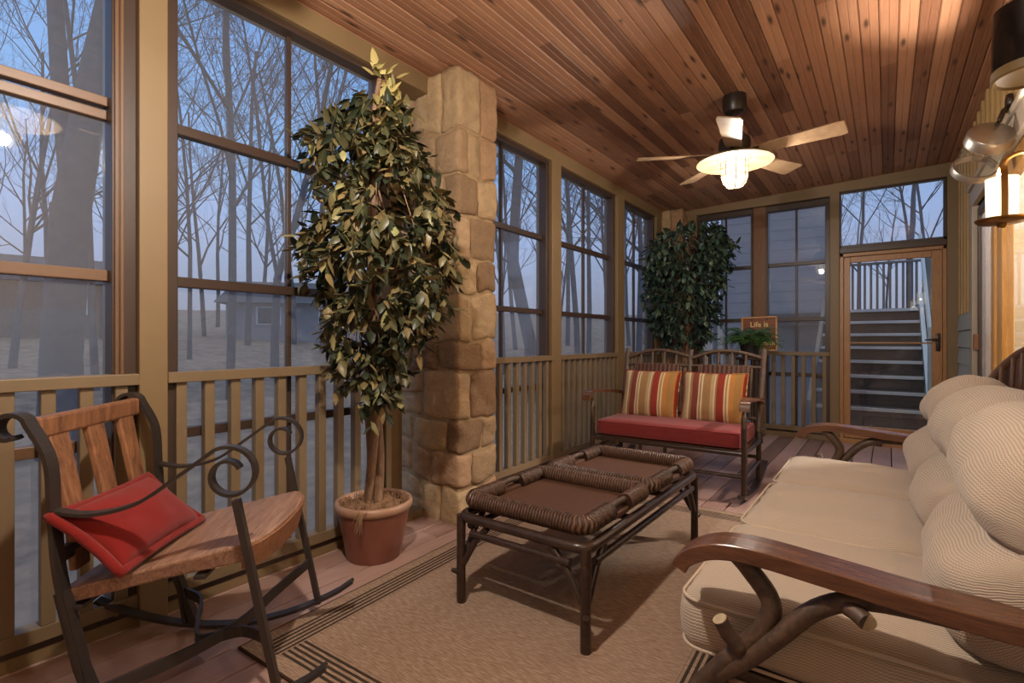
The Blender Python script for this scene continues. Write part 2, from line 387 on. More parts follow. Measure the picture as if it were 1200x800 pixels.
def spline(pts, n=8):
    P = [Vector(p) for p in pts]; out = []
    for i in range(len(P)-1):
        a, b, c, d = P[max(i-1, 0)], P[i], P[i+1], P[min(i+2, len(P)-1)]
        for k in range(n):
            t = k/n; out.append(.5*((2*b)+(c-a)*t+(2*a-5*b+4*c-d)*t*t+(3*b-a-3*c+d)*t**3))
    out.append(P[-1]); return out
def rbox(ext, r, n=10, crown=(0, 0, 0), wr=0.0, wf=6.0, seed=0):
    """soft cushion box; returns MB with metric UVs. ext = half sizes"""
    ex, ey, ez = ext; m = MB(); sd = Vector((seed*3.7, seed*1.3, seed*2.1))
    def P(p):
        q = Vector((p[0]*ex, p[1]*ey, p[2]*ez))
        inn = Vector([max(-e+r, min(e-r, c)) for c, e in zip(q, ext)])
        # push the surface point onto the rounded box
        d = q-inn
        if d.length > 1e-9: q = inn+d.normalized()*r if sum(1 for c, i in zip(q, inn) if abs(c-i) > 1e-9) > 1 else q
        u, v, w = p
        q.z += (1 if w > 0 else -1)*abs(w)*crown[2]*(1-u*u)*(1-v*v)
        q.y += (1 if v > 0 else -1)*abs(v)*crown[1]*(1-u*u)*(1-w*w)
        q.x += (1 if u > 0 else -1)*abs(u)*crown[0]*(1-v*v)*(1-w*w)
        if wr:
            q += Vector((0, 0, 1))*wr*(noise.noise(Vector((q.x*wf*.45, q.y*wf*.8, q.z*wf))+sd)+.45*noise.noise(Vector((q.x*wf*.6, q.y*wf*2.6+q.x*wf, q.z*wf))+sd))
            q += d.normalized()*wr*.5*noise.noise(q*wf*2.3+sd) if d.length > 1e-9 else Vector()
        return q
    def sp(i): 
        t = -1+2*i/n; return math.copysign(abs(t)**.75, t)
    for ax in range(3):
        for sg in (-1, 1):
            vs = []; fs = []; uv = []
            for i in range(n+1):
                for j in range(n+1):
                    p = [0, 0, 0]; p[ax] = sg; p[(ax+1) % 3] = sp(i); p[(ax+2) % 3] = sp(j); vs.append(P(p))
            a, b = ext[(ax+1) % 3], ext[(ax+2) % 3]
            for i in range(n):
                for j in range(n):
                    fs.append((i*(n+1)+j, (i+1)*(n+1)+j, (i+1)*(n+1)+j+1, i*(n+1)+j+1))
                    q = [(sp(i)*a, sp(j)*b), (sp(i+1)*a, sp(j)*b), (sp(i+1)*a, sp(j+1)*b), (sp(i)*a, sp(j+1)*b)]
                    if ax == 1: q = [(y, x) for x, y in q]
                    uv.append(q)
            m.add(vs, fs, uv)
    return m
def weld(o, d=.0006):
    bm = bmesh.new(); bm.from_mesh(o.data); bmesh.ops.remove_doubles(bm, verts=bm.verts, dist=d)
    bmesh.ops.recalc_face_normals(bm, faces=bm.faces); bm.to_mesh(o.data); bm.free(); return o
def pillow(a, b, t, n=22, seed=0, pinch=.07):
    m = MB(); sd = Vector((seed*5.1, seed*2.2, 0))
    for sg in (-1, 1):
        vs = []; fs = []; uv = []
        for i in range(n+1):
            for j in range(n+1):
                u = -1+2*i/n; v = -1+2*j/n
                x = a*u*(1-pinch*(1-v*v)); y = b*v*(1-pinch*(1-u*u))
                h = t*max(0, (1-u*u)*(1-v*v))**.42
                h *= 1+.12*noise.noise(Vector((u*2.2, v*2.2, sg))+sd)
                vs.append((x, y, sg*h))
        for i in range(n):
            for j in range(n):
                fs.append((i*(n+1)+j, (i+1)*(n+1)+j, (i+1)*(n+1)+j+1, i*(n+1)+j+1)); uv.append([(x/n, y/n) for x, y in ((i, j), (i+1, j), (i+1, j+1), (i, j+1))])
        m.add(vs, fs, uv)
    return m
LX, RX, FY, BY = -2.2, .54, 6.25, -1.6        # inner faces of the room
def ceil_z(x): return 2.62+.0355*(x-LX)

# ------------------------------------------------------------------ setting: floor, ceiling
m = MB(); x = -2.36; i = 0
while x < RX+.02:
    m.box((x+.0035, BY, -.03), (min(x+.1405, RX+.05)-.0035, FY+.15, 0), .003); x += .1405
m.build('floor', M['floor'], kind='structure')
MB().box((-2.4, BY-.1, -.12), (RX+.1, FY+.2, -.034)).build('floor_joists', M['dark'], kind='structure')
m = MB(); x = -2.36; w = .083
while x < RX+.1:
    a, b = x+.0012, x+w-.0012; za, zb = ceil_z(a), ceil_z(b); y0, y1 = BY, FY+.15; g = .006
    prof = [(a, za+.02), (a, za+g), (a+g, za), ((a+b)/2-.004, (za+zb)/2), ((a+b)/2, (za+zb)/2+.003), ((a+b)/2+.004, (za+zb)/2), (b-g, zb), (b, zb+g), (b, zb+.02)]
    m.prism(prof, y0, y1, lambda u, v, t: (u, t, v)); x += w
m.build('ceiling', M['ceil'], kind='structure')
MB().prism([(-2.5, ceil_z(-2.5)+.021), (RX+.3, ceil_z(RX+.3)+.021), (RX+.3, 3.0), (-2.5, 3.0)], BY-.1, FY+.2, lambda u, v, t: (u, t, v)).build('ceiling_deck', M['dark'], kind='structure')

# ------------------------------------------------------------------ windows, posts, railings
nt = [0]
def trim(a, b, mat='olive', bev=.004, shape=None):
    nt[0] += 1
    return MB().box(a, b, bev).build('trim_%d' % nt[0], M[mat], kind='structure')
nw = [0]
ZR = (.68, 1.285, 1.893); Z0, Z1 = .06, 2.50
def window(axis, a0, a1, plane, frame_l=.045, frame_r=.045, z0=Z0, z1=Z1, rails=ZR, mull=True, double=(), jamb=None, depth=.07, top=.05, mat='bronze', inward=1, glass='vinyl'):
    """axis 'y': window in the left wall (plane = x of glass); axis 'x': window in the far wall (plane = y of glass)"""
    nw[0] += 1; e = empty('window_%d' % nw[0], kind='structure')
    P = (lambda d, s, z: (plane+d*inward, s, z)) if axis == 'y' else (lambda d, s, z: (s, plane-d*inward, z))
    def bx(mb, d0, d1, s0, s1, za, zb, bev=.003): return mb.box(P(d0, s0, za), P(d1, s1, zb), bev)
    m = MB(); bx(m, -.03, depth, a0, a0+frame_l, z0, z1); bx(m, -.03, depth, a1-frame_r, a1, z0, z1)
    bx(m, -.03, depth, a0, a1, z1-.01, z1+top); bx(m, -.03, depth, a0, a1, z0-.02, z0+.03)
    m.build('window_frame', M[mat], e)
    if jamb:      # sliding-sash tracks
        m = MB(); s0, s1, n = jamb
        for k in range(n):
            s = s0+(s1-s0)*(k+.2)/n; bx(m, depth-.01, depth+.012-.008*k, s, s+(s1-s0)/n*.62, z0, z1-.01, .002)
        m.build('sash_track', M['track'], e)
    g0, g1 = a0+frame_l, a1-frame_r
    for z in rails:
        m = MB()
        if z in double: bx(m, -.012, .03, g0, g1, z+.004, z+.038); bx(m, -.02, .02, g0, g1, z-.042, z-.008)
        else: bx(m, -.015, .03, g0, g1, z-.02, z+.02)
        m.build('meeting_rail', M['track' if double else mat], e)
    if mull:
        m = MB(); c = (g0+g1)/2; bx(m, -.012, .016, c-.011, c+.011, z0, z1); m.build('window_muntin', M[mat], e)
    m = MB(); zs = [z0]+list(rails)+[z1]
    for q in range(len(zs)-1):
        p = [P(0, g0, zs[q]), P(0, g1, zs[q]), P(0, g1, zs[q+1]), P(0, g0, zs[q+1])]; m.add(p, [(0, 1, 2, 3)])
    m.build('pane', M[glass], e); return e
WX = LX-.10
# left wall, near to far
trim((LX-.14, .683, -.03), (LX, .7755, 2.6))                    # post between the two near windows
trim((LX-.19, 1.895, -.03), (LX-.11, 2.03, 2.6))                 # post beside the stone column
trim((LX-.14, 3.53, -.03), (LX, 3.675, 2.6))
trim((LX-.14, 4.78, -.03), (LX, 4.95, 2.6))
trim((LX-.14, 5.86, -.03), (LX, 6.03, 2.6))
trim((LX-.14, -1.3, -.03), (LX, -1.2, 2.6))
MB().box((LX-.14, BY, 2.52), (LX-.002, FY+.1, 2.64), .004).build('trim_101', M['olive'], kind='structure')
MB().box((LX-.16, BY, -.03), (LX-.03, FY, .045)).build('baseboard_left', M['olive'], kind='structure')
window('y', -1.2, .683, WX, .05, .075, double=(1.893,), jamb=(.612, .683, 4), mull=False)
window('y', .7755, 1.87, WX, .045, .07)
window('y', 2.40, 3.53, WX)
window('y', 3.675, 4.78, WX)
window('y', 4.95, 5.86, WX)
def railing(axis, a0, a1, c, label, dark=False):
    """c = centre plane of the balusters, inner side is +x (axis y) or -y (axis x)"""
    e = empty('railing', ((c, (a0+a1)/2, 0) if axis == 'y' else ((a0+a1)/2, c, 0)), 0, label, 'railing', 'railings around the porch'); L = (a1-a0)/2
    def B(d0, d1, s0, s1, za, zb): return MB().box((d0, s0, za) if axis == 'y' else (s0, -d1, za), (d1, s1, zb) if axis == 'y' else (s1, -d0, zb), .003)
    B(-.045, .035, -L, L, .888, .929).build('top_rail', M['rail'], e)
    B(-.04, .022, -L, L, .071, .12).build('bottom_rail', M['rail'], e)
    n = max(1, round(2*L/.0985)); st = 2*L/n
    me = None
    for k in range(n):
        s = -L+st*(k+.5)
        if me is None:
            o = B(-.019, .019, -.019, .019, .12, .888).build('baluster', M['rail'], e); me = o.data
        else:
            o = bpy.data.objects.new('baluster', me); C.objects.link(o); o.parent = e
        o.location = (0, s, 0) if axis == 'y' else (s, 0, 0)
    return e
RC = LX-.03
railing('y', -1.2, .683, RC, 'tan railing behind the wooden rocking chair')
railing('y', .7755, 1.90, RC, 'tan railing between the near post and the stone column, behind the terracotta pot')
railing('y', 2.50, 3.53, RC, 'tan railing starting right beside the tall stone column, behind the coffee table')
railing('y', 3.675, 4.78, RC, 'tan railing between the two slim posts, left of the red loveseat')
railing('y', 4.95, 5.86, RC, 'tan railing behind the loveseat, running into the far corner')
railing('x', -1.85, -.485, FY+.03, 'tan railing under the far windows, beside the glass door')

# far wall
WY = FY+.10
trim((-1.97, FY, -.03), (-1.85, FY+.14, 2.62))
trim((-1.235, FY+.05, .93), (-1.095, FY+.16, 2.56), 'mul')
trim((-.485, FY, -.03), (-.40, FY+.14, 2.66))
trim((.45, FY-.02, -.03), (RX, FY+.14, 2.69))
MB().prism([(-2.3, 2.56), (-.44, 2.56), (-.44, ceil_z(-.44)+.01), (-2.3, ceil_z(-2.3)+.01)], FY-.005, FY+.14, lambda u, v, t: (u, t, v)).build('trim_102', M['olive'], kind='structure')
MB().prism([(-.44, 2.59), (RX, 2.59), (RX, ceil_z(RX)+.01), (-.44, ceil_z(-.44)+.01)], FY-.003, FY+.14, lambda u, v, t: (u, t, v)).build('trim_103', M['olive'], kind='structure')
MB().box((-.40, FY-.01, 1.95), (.45, FY+.13, 2.005), .004).build('trim_104', M['bronze'], kind='structure')
MB().box((-2.3, FY+.02, -.03), (-.485, FY+.14, .05)).build('baseboard_far', M['olive'], kind='structure')
window('x', -1.85, -1.235, WY, .035, .02)
window('x', -1.095, -.485, WY, .02, .045)
window('x', -.40, .45, FY+.06, .012, .024, 2.005, 2.59, (), False, top=.0, depth=.03)
# glass door in the far wall
d = empty('door_1', (.025, FY+.06, 0), kind='structure'); X0, X1 = -.425, .425
m = MB(); m.box((X0, -.04, 0), (X0+.035, .05, 1.95), .004); m.box((X1-.03, -.04, 0), (X1, .05, 1.95), .004); m.box((X0, -.04, 1.915), (X1, .05, 1.95), .004); m.box((X0, -.06, -.02), (X1, .06, .045), .004)
m.build('door_frame', M['pine'], d)
m = MB(); m.box((X0+.036, -.02, .05), (-.334, .02, 1.912), .004); m.box((.315, -.02, .05), (X1-.031, .02, 1.912), .004); m.box((-.334, -.02, 1.852), (.315, .02, 1.912), .004); m.box((-.334, -.02, .05), (.315, .02, .175), .004)
m.box((-.334, -.014, 1.02), (.315, .014, 1.035), .003)
m.build('door_leaf', M['pine'], d)
MB().add([(-.334, 0, .175), (.315, 0, .175), (.315, 0, 1.852), (-.334, 0, 1.852)], [(0, 1, 2, 3)]).build('door_pane', M['glass'], d)
hd = MB().box((.345, -.035, .95), (.378, -.02, 1.12), .005); hd.tube([(.362, -.03, 1.06), (.362, -.065, 1.06)], .01, 10); hd.tube([(.37, -.065, 1.06), (.33, -.068, 1.062), (.26, -.066, 1.056)], [.011, .009, .006], 10)
hd.build('door_handle', M['fanmetal'], d, True, 40)

# right (house) wall
DZ = 2.06
wr = empty('wall_right', kind='structure')
m = MB(); m.box((RX, BY, -.03), (RX+.1, 3.28, 2.75)); m.box((RX, 5.16, -.03), (RX+.1, FY+.15, 2.75)); m.box((RX, 3.28, DZ), (RX+.1, 5.16, 2.75))
m.build('wall_sheathing', M['siding'], wr)
m = MB(); y = 5.18
m2 = MB()
for y in [v*.205+BY for v in range(int((FY-BY)/.205)+1)]:
    z0 = DZ+.12 if 3.1 < y < 5.2 else 1.28
    m.box((RX-.016, y, z0), (RX+.001, min(y+.06, FY-.02), 2.71), .003)
m.build('siding_batten', M['siding'], wr)
m = MB(); z = -.02; row = 0
while z < 1.27:
    y = 5.22-.1*(row % 2)
    while y < FY-.03:
        y1 = min(y+.19+.05*((row*7+int(y*10)) % 3)/2, FY-.02); ya = max(y, 5.22)
        if y1 > ya: m.prism([(RX, z), (RX-.022, z), (RX-.006, z+.15), (RX, z+.15)], ya, y1-.003, lambda u, v, t: (u, t, v))
        y = y1
    m.prism([(RX, z), (RX-.022, z), (RX-.006, z+.15), (RX, z+.15)], BY, 3.2, lambda u, v, t: (u, t, v))
    z += .145; row += 1
m.build('lower_shingles', M['lap'], wr)
MB().box((RX-.03, 3.18, DZ), (RX+.02, 5.24, DZ+.13), .006).build('trim_105', M['casing'], kind='structure')
MB().box((RX-.045, 3.16, DZ+.13), (RX+.02, 5.26, DZ+.165), .006).build('trim_106', M['casing'], kind='structure')
MB().box((RX-.03, 3.2, 0), (RX+.02, 3.28, DZ), .005).build('trim_108', M['casing'], kind='structure')
MB().box((RX-.03, 5.12, 0), (RX+.02, 5.22, DZ), .005).build('trim_107', M['casing'], kind='structure')
d = empty('door_2', (RX, 0, 0), kind='structure')
m = MB(); m.box((-.02, 4.22, 0), (.06, 4.33, DZ), .004); m.box((-.012, 4.02, .03), (.04, 4.19, DZ-.02), .006); m.box((-.012, 3.30, .03), (.04, 3.42, DZ-.02), .006); m.box((-.012, 3.42, 1.94), (.04, 4.02, DZ-.02), .006); m.box((-.012, 3.42, .03), (.04, 4.02, .2), .006); m.box((-.02, 3.28, 0), (.06, 3.30, DZ), .004)
m.build('door_frame', M['gold'], d)
m = MB(); m.box((.0, 5.06, .03), (.04, 5.12, DZ-.02), .005); m.box((0, 4.33, .03), (.04, 4.38, DZ-.02), .005); m.box((0, 4.38, 1.98), (.04, 5.06, DZ-.02), .005); m.box((0, 4.38, .03), (.04, 5.06, .1), .005)
m.build('screen_frame', M['bronze'], d)
MB().add([(.02, 4.38, .1), (.02, 5.06, .1), (.02, 5.06, 1.98), (.02, 4.38, 1.98)], [(0, 1, 2, 3)]).build('screen_mesh', M['screen'], d)
MB().add([(.015, 3.42, .2), (.015, 4.02, .2), (.015, 4.02, 1.94), (.015, 3.42, 1.94)], [(0, 1, 2, 3)]).build('door_pane', M['glass'], d)
MB().box((-.028, 5.055, .98), (0, 5.085, 1.1), .005).build('door_pull', M['mul'], d)
m = MB(); m.box((2.4, 1.8, -.03), (2.5, 5.5, 2.6)); m.box((.64, 1.8, -.08), (2.5, 5.5, -.03)); m.box((.64, 1.75, -.03), (2.5, 1.8, 2.6)); m.box((.64, 5.5, -.03), (2.5, 5.55, 2.6)); m.box((.64, 1.8, 2.6), (2.5, 5.5, 2.65))
m.build('wall_house_interior', M['inner'], kind='structure')
MB().box((-2.4, BY-.1, -.03), (RX+.1, BY, 2.75)).build('wall_back', M['siding'], kind='structure')

# ------------------------------------------------------------------ stone columns
def stone_block(m, lo, hi, rnd):
    bm = bmesh.new(); bmesh.ops.create_cube(bm, size=2)
    bmesh.ops.subdivide_edges(bm, edges=bm.edges[:], cuts=8, use_grid_fill=True)
    c = Vector([(a+b)/2 for a, b in zip(lo, hi)]); e = Vector([(b-a)/2 for a, b in zip(lo, hi)])
    r = min(.024, .8*min(e)); s = Vector((rnd.random()*50, rnd.random()*50, rnd.random()*50))
    tl = Vector((rnd.uniform(-.1, .1), rnd.uniform(-.1, .1), rnd.uniform(-.08, .08)))
    for v in bm.verts:
        p = Vector((v.co.x*e.x, v.co.y*e.y, v.co.z*e.z))
        p.z += tl.x*p.x+tl.y*p.y
        inn = Vector([max(-k+r, min(k-r, q)) for q, k in zip(p, e)]); dd = p-inn
        if dd.length > 1e-8: p = inn+dd.normalized()*min(dd.length, r)
        nn = p.normalized(); q = p*9+s
        w_ = c+p; fl = max(0, min(1, w_.z/.12, (2.6-w_.z)/.12)); p.z += fl*.045*noise.noise(Vector((w_.x*5, w_.y*5, w_.z*1.6)))
        p.x += .02*noise.noise(Vector((w_.z*5.5, w_.y*2, 5.0)))*(1 if abs(w_.x) < .2 else .35); p.y += .014*noise.noise(Vector((w_.z*5.5, w_.x*2, 17.0)))*(1 if abs(w_.y) < .1 else .4)
        p += nn*(.012*noise.noise(q)+.008*noise.noise(q*2.1)+.005*noise.noise(q*4.5))
        v.co = c+p
    m.frombm(bm)
def column(name, x0, x1, y0, y1, zt, label, seed):
    rnd = random.Random(seed)
    e = empty(name, ((x0+x1)/2, (y0+y1)/2, 0), 0, label, 'column', 'stone columns'); ox, oy = (x0+x1)/2, (y0+y1)/2
    k = .02
    MB().box((x0+k-ox, y0+k-oy, -.02), (x1-k-ox, y1-k-oy, zt), .01).build('mortar_core', M['mortar'], e)
    m = MB(); z = -.02; row = 0; W = x1-x0; D = y1-y0; g = .004
    while z < zt-.02:
        h = rnd.uniform(.15, .30)
        if zt-z-h < .12: h = zt-z
        a, b = (.16+.16*rnd.random(), .09+.06*rnd.random()) if row % 2 else (.10+.08*rnd.random(), .17+.05*rnd.random())
        def st(u0, u1, v0, v1, za, zb): stone_block(m, (u0+g-ox, v0+g-oy, za+g), (u1-g-ox, v1-g-oy, zb-g), rnd)
        dz = rnd.uniform(-.025, .025)
        # corner stone (inner, near corner)
        st(x1-a, x1+.004, y0-.004, y0+b, z, z+h)
        # near face, rest
        rest = W-a
        if rest > .3: cuts = [0, rest*rnd.uniform(.35, .65), rest]
        else: cuts = [0, rest]
        for c0, c1 in zip(cuts, cuts[1:]):
            if h > .2 and rnd.random() < .35:
                zz = z+h*rnd.uniform(.4, .6); st(x0+c0, x0+c1, y0+rnd.uniform(-.006, .012), y0+.1, z, zz); st(x0+c0, x0+c1, y0+rnd.uniform(-.006, .012), y0+.1, zz, z+h)
            else: st(x0+c0, x0+c1, y0+rnd.uniform(-.008, .012), y0+.1, z, z+h)
        # room face, rest
        rest = D-b
        cuts = [0, rest] if rest < .26 else [0, rest*rnd.uniform(.4, .6), rest]
        for c0, c1 in zip(cuts, cuts[1:]): st(x1-.1, x1+rnd.uniform(-.006, .01), y0+b+c0, y0+b+c1, z, z+h)
        # outer and far faces
        st(x0-.004, x0+.1, y0+.1, y1, z, z+h); st(x0+.1, x1-.1, y1-.08, y1+.004, z, z+h)
        z += h; row += 1
    m.build('stones', M['stone'], e, True)
    return e
column('stone_column', -2.50, -1.95, 2.13, 2.49, 2.625, 'tall fieldstone column rising behind the potted tree and beside the coffee table', 5)
column('stone_column', -2.46, -1.96, 6.05, 6.24, 2.625, 'fieldstone column in the far corner, mostly hidden by the dark green tree', 9)

# ------------------------------------------------------------------ rug
rg = empty('area_rug', (-1.10, 2.06, 0), R(2.2), 'flat woven brown rug with dark pinstripe border under the coffee table', 'rug')
MB().box((-.725, -1.2, .001), (.725, 1.2, .009), .003).build('woven_field', M['rug'], rg)

# ------------------------------------------------------------------ rustic rocking chair (front left)
rc = empty('rocking_chair', (-1.753, .707, 0), R(45.9), 'rustic rocking chair with wooden slats and scrolled black iron arms', 'rocking chair')
W = .258
def scroll(c, r0, r1, a0, a1, n=26):
    return [(c[0]+(r0+(r1-r0)*k/n)*math.cos(a0+(a1-a0)*k/n), c[1]+(r0+(r1-r0)*k/n)*math.sin(a0+(a1-a0)*k/n)) for k in range(n+1)]
# seat: slab in a tilted plane, bowed front edge; local u (x), w (y)
def seat_z(u): return .395+(u+.235)*(.493-.395)/.462
m = MB(); n = 16; top = []; vs = []; fs = []
outline = [(-.245, -.245), (.0, -.25), (.18, -.25)]+[(.215+.075*math.cos(R(a)), .25*math.sin(R(a))) for a in range(-80, 81, 16)]+[(.18, .25), (.0, .25), (-.245, .245)]
th = lambda u: .042+max(0, u)*.06
N_ = len(outline)
vs = [(u, w, seat_z(u)) for u, w in outline]+[(u*.985, w*.97, seat_z(u)-th(u)) for u, w in outline]
m.add(vs, [tuple(range(N_)), tuple(range(2*N_-1, N_-1, -1))]+[(k, (k+1) % N_, N_+(k+1) % N_, N_+k) for k in range(N_)])
so = m.build('seat', M['chairseat'], rc)
mod = so.modifiers.new('b', 'BEVEL'); mod.width = .007; mod.segments = 2
fa = [(u+.004, w) for u, w in outline[3:-3]]
m = MB(); k = len(fa)
vs = [(u+.001, w, seat_z(u)-.012) for u, w in fa]+[(u-.012, w*.96, seat_z(u)-th(u)-.022) for u, w in fa]+[(u-.03, w, seat_z(u)-.012) for u, w in fa]+[(u-.03, w*.96, seat_z(u)-th(u)-.022) for u, w in fa]
m.add(vs, [(i, i+1, k+i+1, k+i) for i in range(k-1)]+[(2*k+i, 3*k+i, 3*k+i+1, 2*k+i+1) for i in range(k-1)]+[(i, 2*k+i, 2*k+i+1, i+1) for i in range(k-1)]+[(k+i, k+i+1, 3*k+i+1, 3*k+i) for i in range(k-1)]+[(0, k, 3*k, 2*k), (k-1, 3*k-1, 4*k-1, 2*k-1)])
m.build('seat_apron', M['seatfront'], rc, True, 40)
# back rail and slats
MB().box((-.322, -.235, .79), (-.29, .235, .848), .008).build('back_rail', M['chairwood'], rc)
m = MB(); MB().box((-.265, -.235, .46), (-.24, .235, .50), .006).build('back_rail', M['iron'], rc)
for w in (-.155, 0.0, .155):
    m = MB(); m.bar([(-.245, w, .42), (-.258, w*1.0, .57), (-.288, w*1.02, .72), (-.305, w*1.03, .80)], (0, 1, 0), [.062, .068, .074, .08], .02)
    o = m.build('back_slat', M['chairwood'], rc); b = o.modifiers.new('b', 'BEVEL'); b.width = .005; b.segments = 2
for s in (-1, 1):
    y = s*W
    # back upright, curling backwards at the top
    top = spline([(-.15, 0, .03), (-.18, 0, .22), (-.228, 0, .43), (-.243, 0, .60), (-.253, 0, .74), (-.298, 0, .835)], 6)
    crl = [(u-.338, 0, z+.822) for u, z in scroll((.0, .0), .043, .022, R(35), R(300), 20)]
    pts = [Vector((p[0], y, p[2])) for p in top]+[Vector((p[0], y, p[2])) for p in crl]
    MB().bar(pts, (0, 1, 0), .040, .011).build('back_upright', M['iron'], rc)
    # arm: from the upright forwards, scrolled down over the front leg
    arm = spline([(-.244, 0, .61), (-.16, 0, .596), (-.05, 0, .618), (.05, 0, .685), (.14, 0, .752)], 6)
    sc_ = [(u+.18, 0, z+.686) for u, z in scroll((0, 0), .078, .03, R(118), R(-330), 34)]
    pts = [Vector((p[0], y, p[2])) for p in arm]+[Vector((p[0], y, p[2])) for p in sc_]
    MB().bar(pts, (0, 1, 0), .030, .009).build('arm', M['iron'], rc)
    # front leg
    m = MB(); m.bar([(.196, y, .615), (.25, y, .34), (.306, y, .06)], (0, 1, 0), .024, .018); m.build('front_leg', M['iron'], rc)
    m = MB(); m.bar([(-.225, y, .40), (-.18, y, .2), (-.118, y, .022)], (0, 1, 0), .034, .022); m.build('rear_leg', M['iron'], rc)
    # runner
    run = [(u, y, .012+.112*((u-.0)/.42)**2) for u in [-.44+.86*k/22 for k in range(23)]]
    run[-1] = (run[-1][0]+.01, y, run[-1][2]+.012)
    MB().bar(run, (0, 1, 0), .036, .011).build('runner', M['iron'], rc)
# S-curved stretcher that sweeps between the two sides under the seat
pts = spline([(-.16, -.253, .12), (-.02, -.16, .13), (.12, -.02, .15), (.19, .12, .18), (.275, .253, .22)], 6)
MB().bar(pts, (0, 0, 1), .034, .009).build('stretcher', M['iron'], rc)
pts = spline([(.285, -.253, .19), (.24, -.14, .16), (.14, -.05, .145), (.03, -.07, .14), (-.02, .03, .14), (-.07, .18, .14), (-.15, .253, .14)], 6)
MB().bar(pts, (0, 0, 1), .034, .009).build('stretcher', M['iron'], rc)
MB().bar([(.10, -.253, seat_z(.1)-.06), (.10, .253, seat_z(.1)-.06)], (1, 0, 0), .03, .01).build('seat_support', M['iron'], rc)
MB().bar([(-.2, -.253, seat_z(-.2)-.055), (-.2, .253, seat_z(-.2)-.055)], (1, 0, 0), .03, .01).build('seat_support', M['iron'], rc)
# red flanged pillow leaning on the slats
pm = Matrix.Translation((-.141, -.085, .524)) @ Matrix.Rotation(R(-4.8), 4, 'Z') @ Matrix.Rotation(R(41), 4, 'Y') @ Matrix.Rotation(R(90), 4, 'Z')
cm = Matrix.Translation((-1.753, .707, 0)) @ Matrix.Rotation(R(45.9), 4, 'Z') @ pm
rp = empty('throw_pillow', (0, 0, 0), 0, 'plain red throw pillow with a padded flange lying on the wooden rocking chair', 'pillow'); rp.matrix_world = cm
o = pillow(.195, .112, .058, seed=2).build('cover', M['red'], rp, True); weld(o)
ring = []
for k in range(96):
    t = k/96*4; sd = int(t); f = (t-sd)*2-1; u, v = [(f, -1), (1, f), (-f, 1), (-1, -f)][sd]
    ring.append((.195*u*(1-.07*(1-v*v))*1.02, .112*v*(1-.07*(1-u*u))*1.02, 0))
MB().tube(ring, .013, 8, closed=True).build('flange', M['red'], rp, True)

# ------------------------------------------------------------------ coffee table and trays
ct = empty('coffee_table', (-1.09, 2.105, 0), R(.0), 'dark brown rattan pole coffee table standing on the rug under two wicker trays', 'coffee table')
hx, hy, zt = .283, .598, .352
def rrect(hx, hy, r, z, n=8):
    out = []
    for cx, cy, a0 in ((hx-r, hy-r, 0), (-hx+r, hy-r, 90), (-hx+r, -hy+r, 180), (hx-r, -hy+r, 270)):
        for k in range(n+1):
            a = R(a0+90*k/n); out.append(Vector((cx+r*math.cos(a), cy+r*math.sin(a), z)))
    return out
def dense(P, d):
    out = []; n = len(P)
    for i in range(n):
        a, b = P[i], P[(i+1) % n]; k = max(1, int((b-a).length/d))
        for j in range(k): out.append(a.lerp(b, j/k))
    return out
MB().tube(rrect(hx, hy, .05, zt), .019, 12, closed=True).build('top_rail', M['rattan'], ct, True)
m = MB()
for s in (-1, 1):
    m = MB().tube([(s*hx, -hy+.06, zt-.058), (s*hx, hy-.06, zt-.058)], .014, 10); m.build('lower_rail', M['rattan'], ct, True, 50)
    m = MB().tube([(-hx+.06, s*hy, zt-.058), (hx-.06, s*hy, zt-.058)], .014, 10); m.build('lower_rail', M['rattan'], ct, True, 50)
    m = MB().tube([(-hx, s*.19, zt-.01), (hx, s*.19, zt-.01)], .013, 10); m.build('tray_slat', M['rattan'], ct, True, 50)
for sx in (-1, 1):
    for sy in (-1, 1):
        lx, ly = sx*(hx-.004), sy*(hy-.004)
        lg = MB().tube([(lx, ly, zt+.004), (lx*1.005, ly, .25), (lx, ly*1.003, .12), (lx, ly, .009)], [.019, .018, .0185, .019], 12).build('leg', M['rattan'], ct, True, 50)
        MB().tube([(lx, ly, .13), (lx+sx*.012, ly+sy*.02, .135), (lx+sx*.018, ly+sy*.034, .142)], [.013, .012, .008], 8).build('knot_stub', M['rattan'], lg, True, 50)
        MB().tube([(lx, ly-sy*.012, .165), (lx, ly-sy*.075, .27), (lx, ly-sy*.135, zt-.02)], .0135, 10).build('brace', M['rattan'], ct, True, 50)
        MB().tube([(lx-sx*.012, ly, .165), (lx-sx*.075, ly, .27), (lx-sx*.135, ly, zt-.02)], .0135, 10).build('brace', M['rattan'], ct, True, 50)
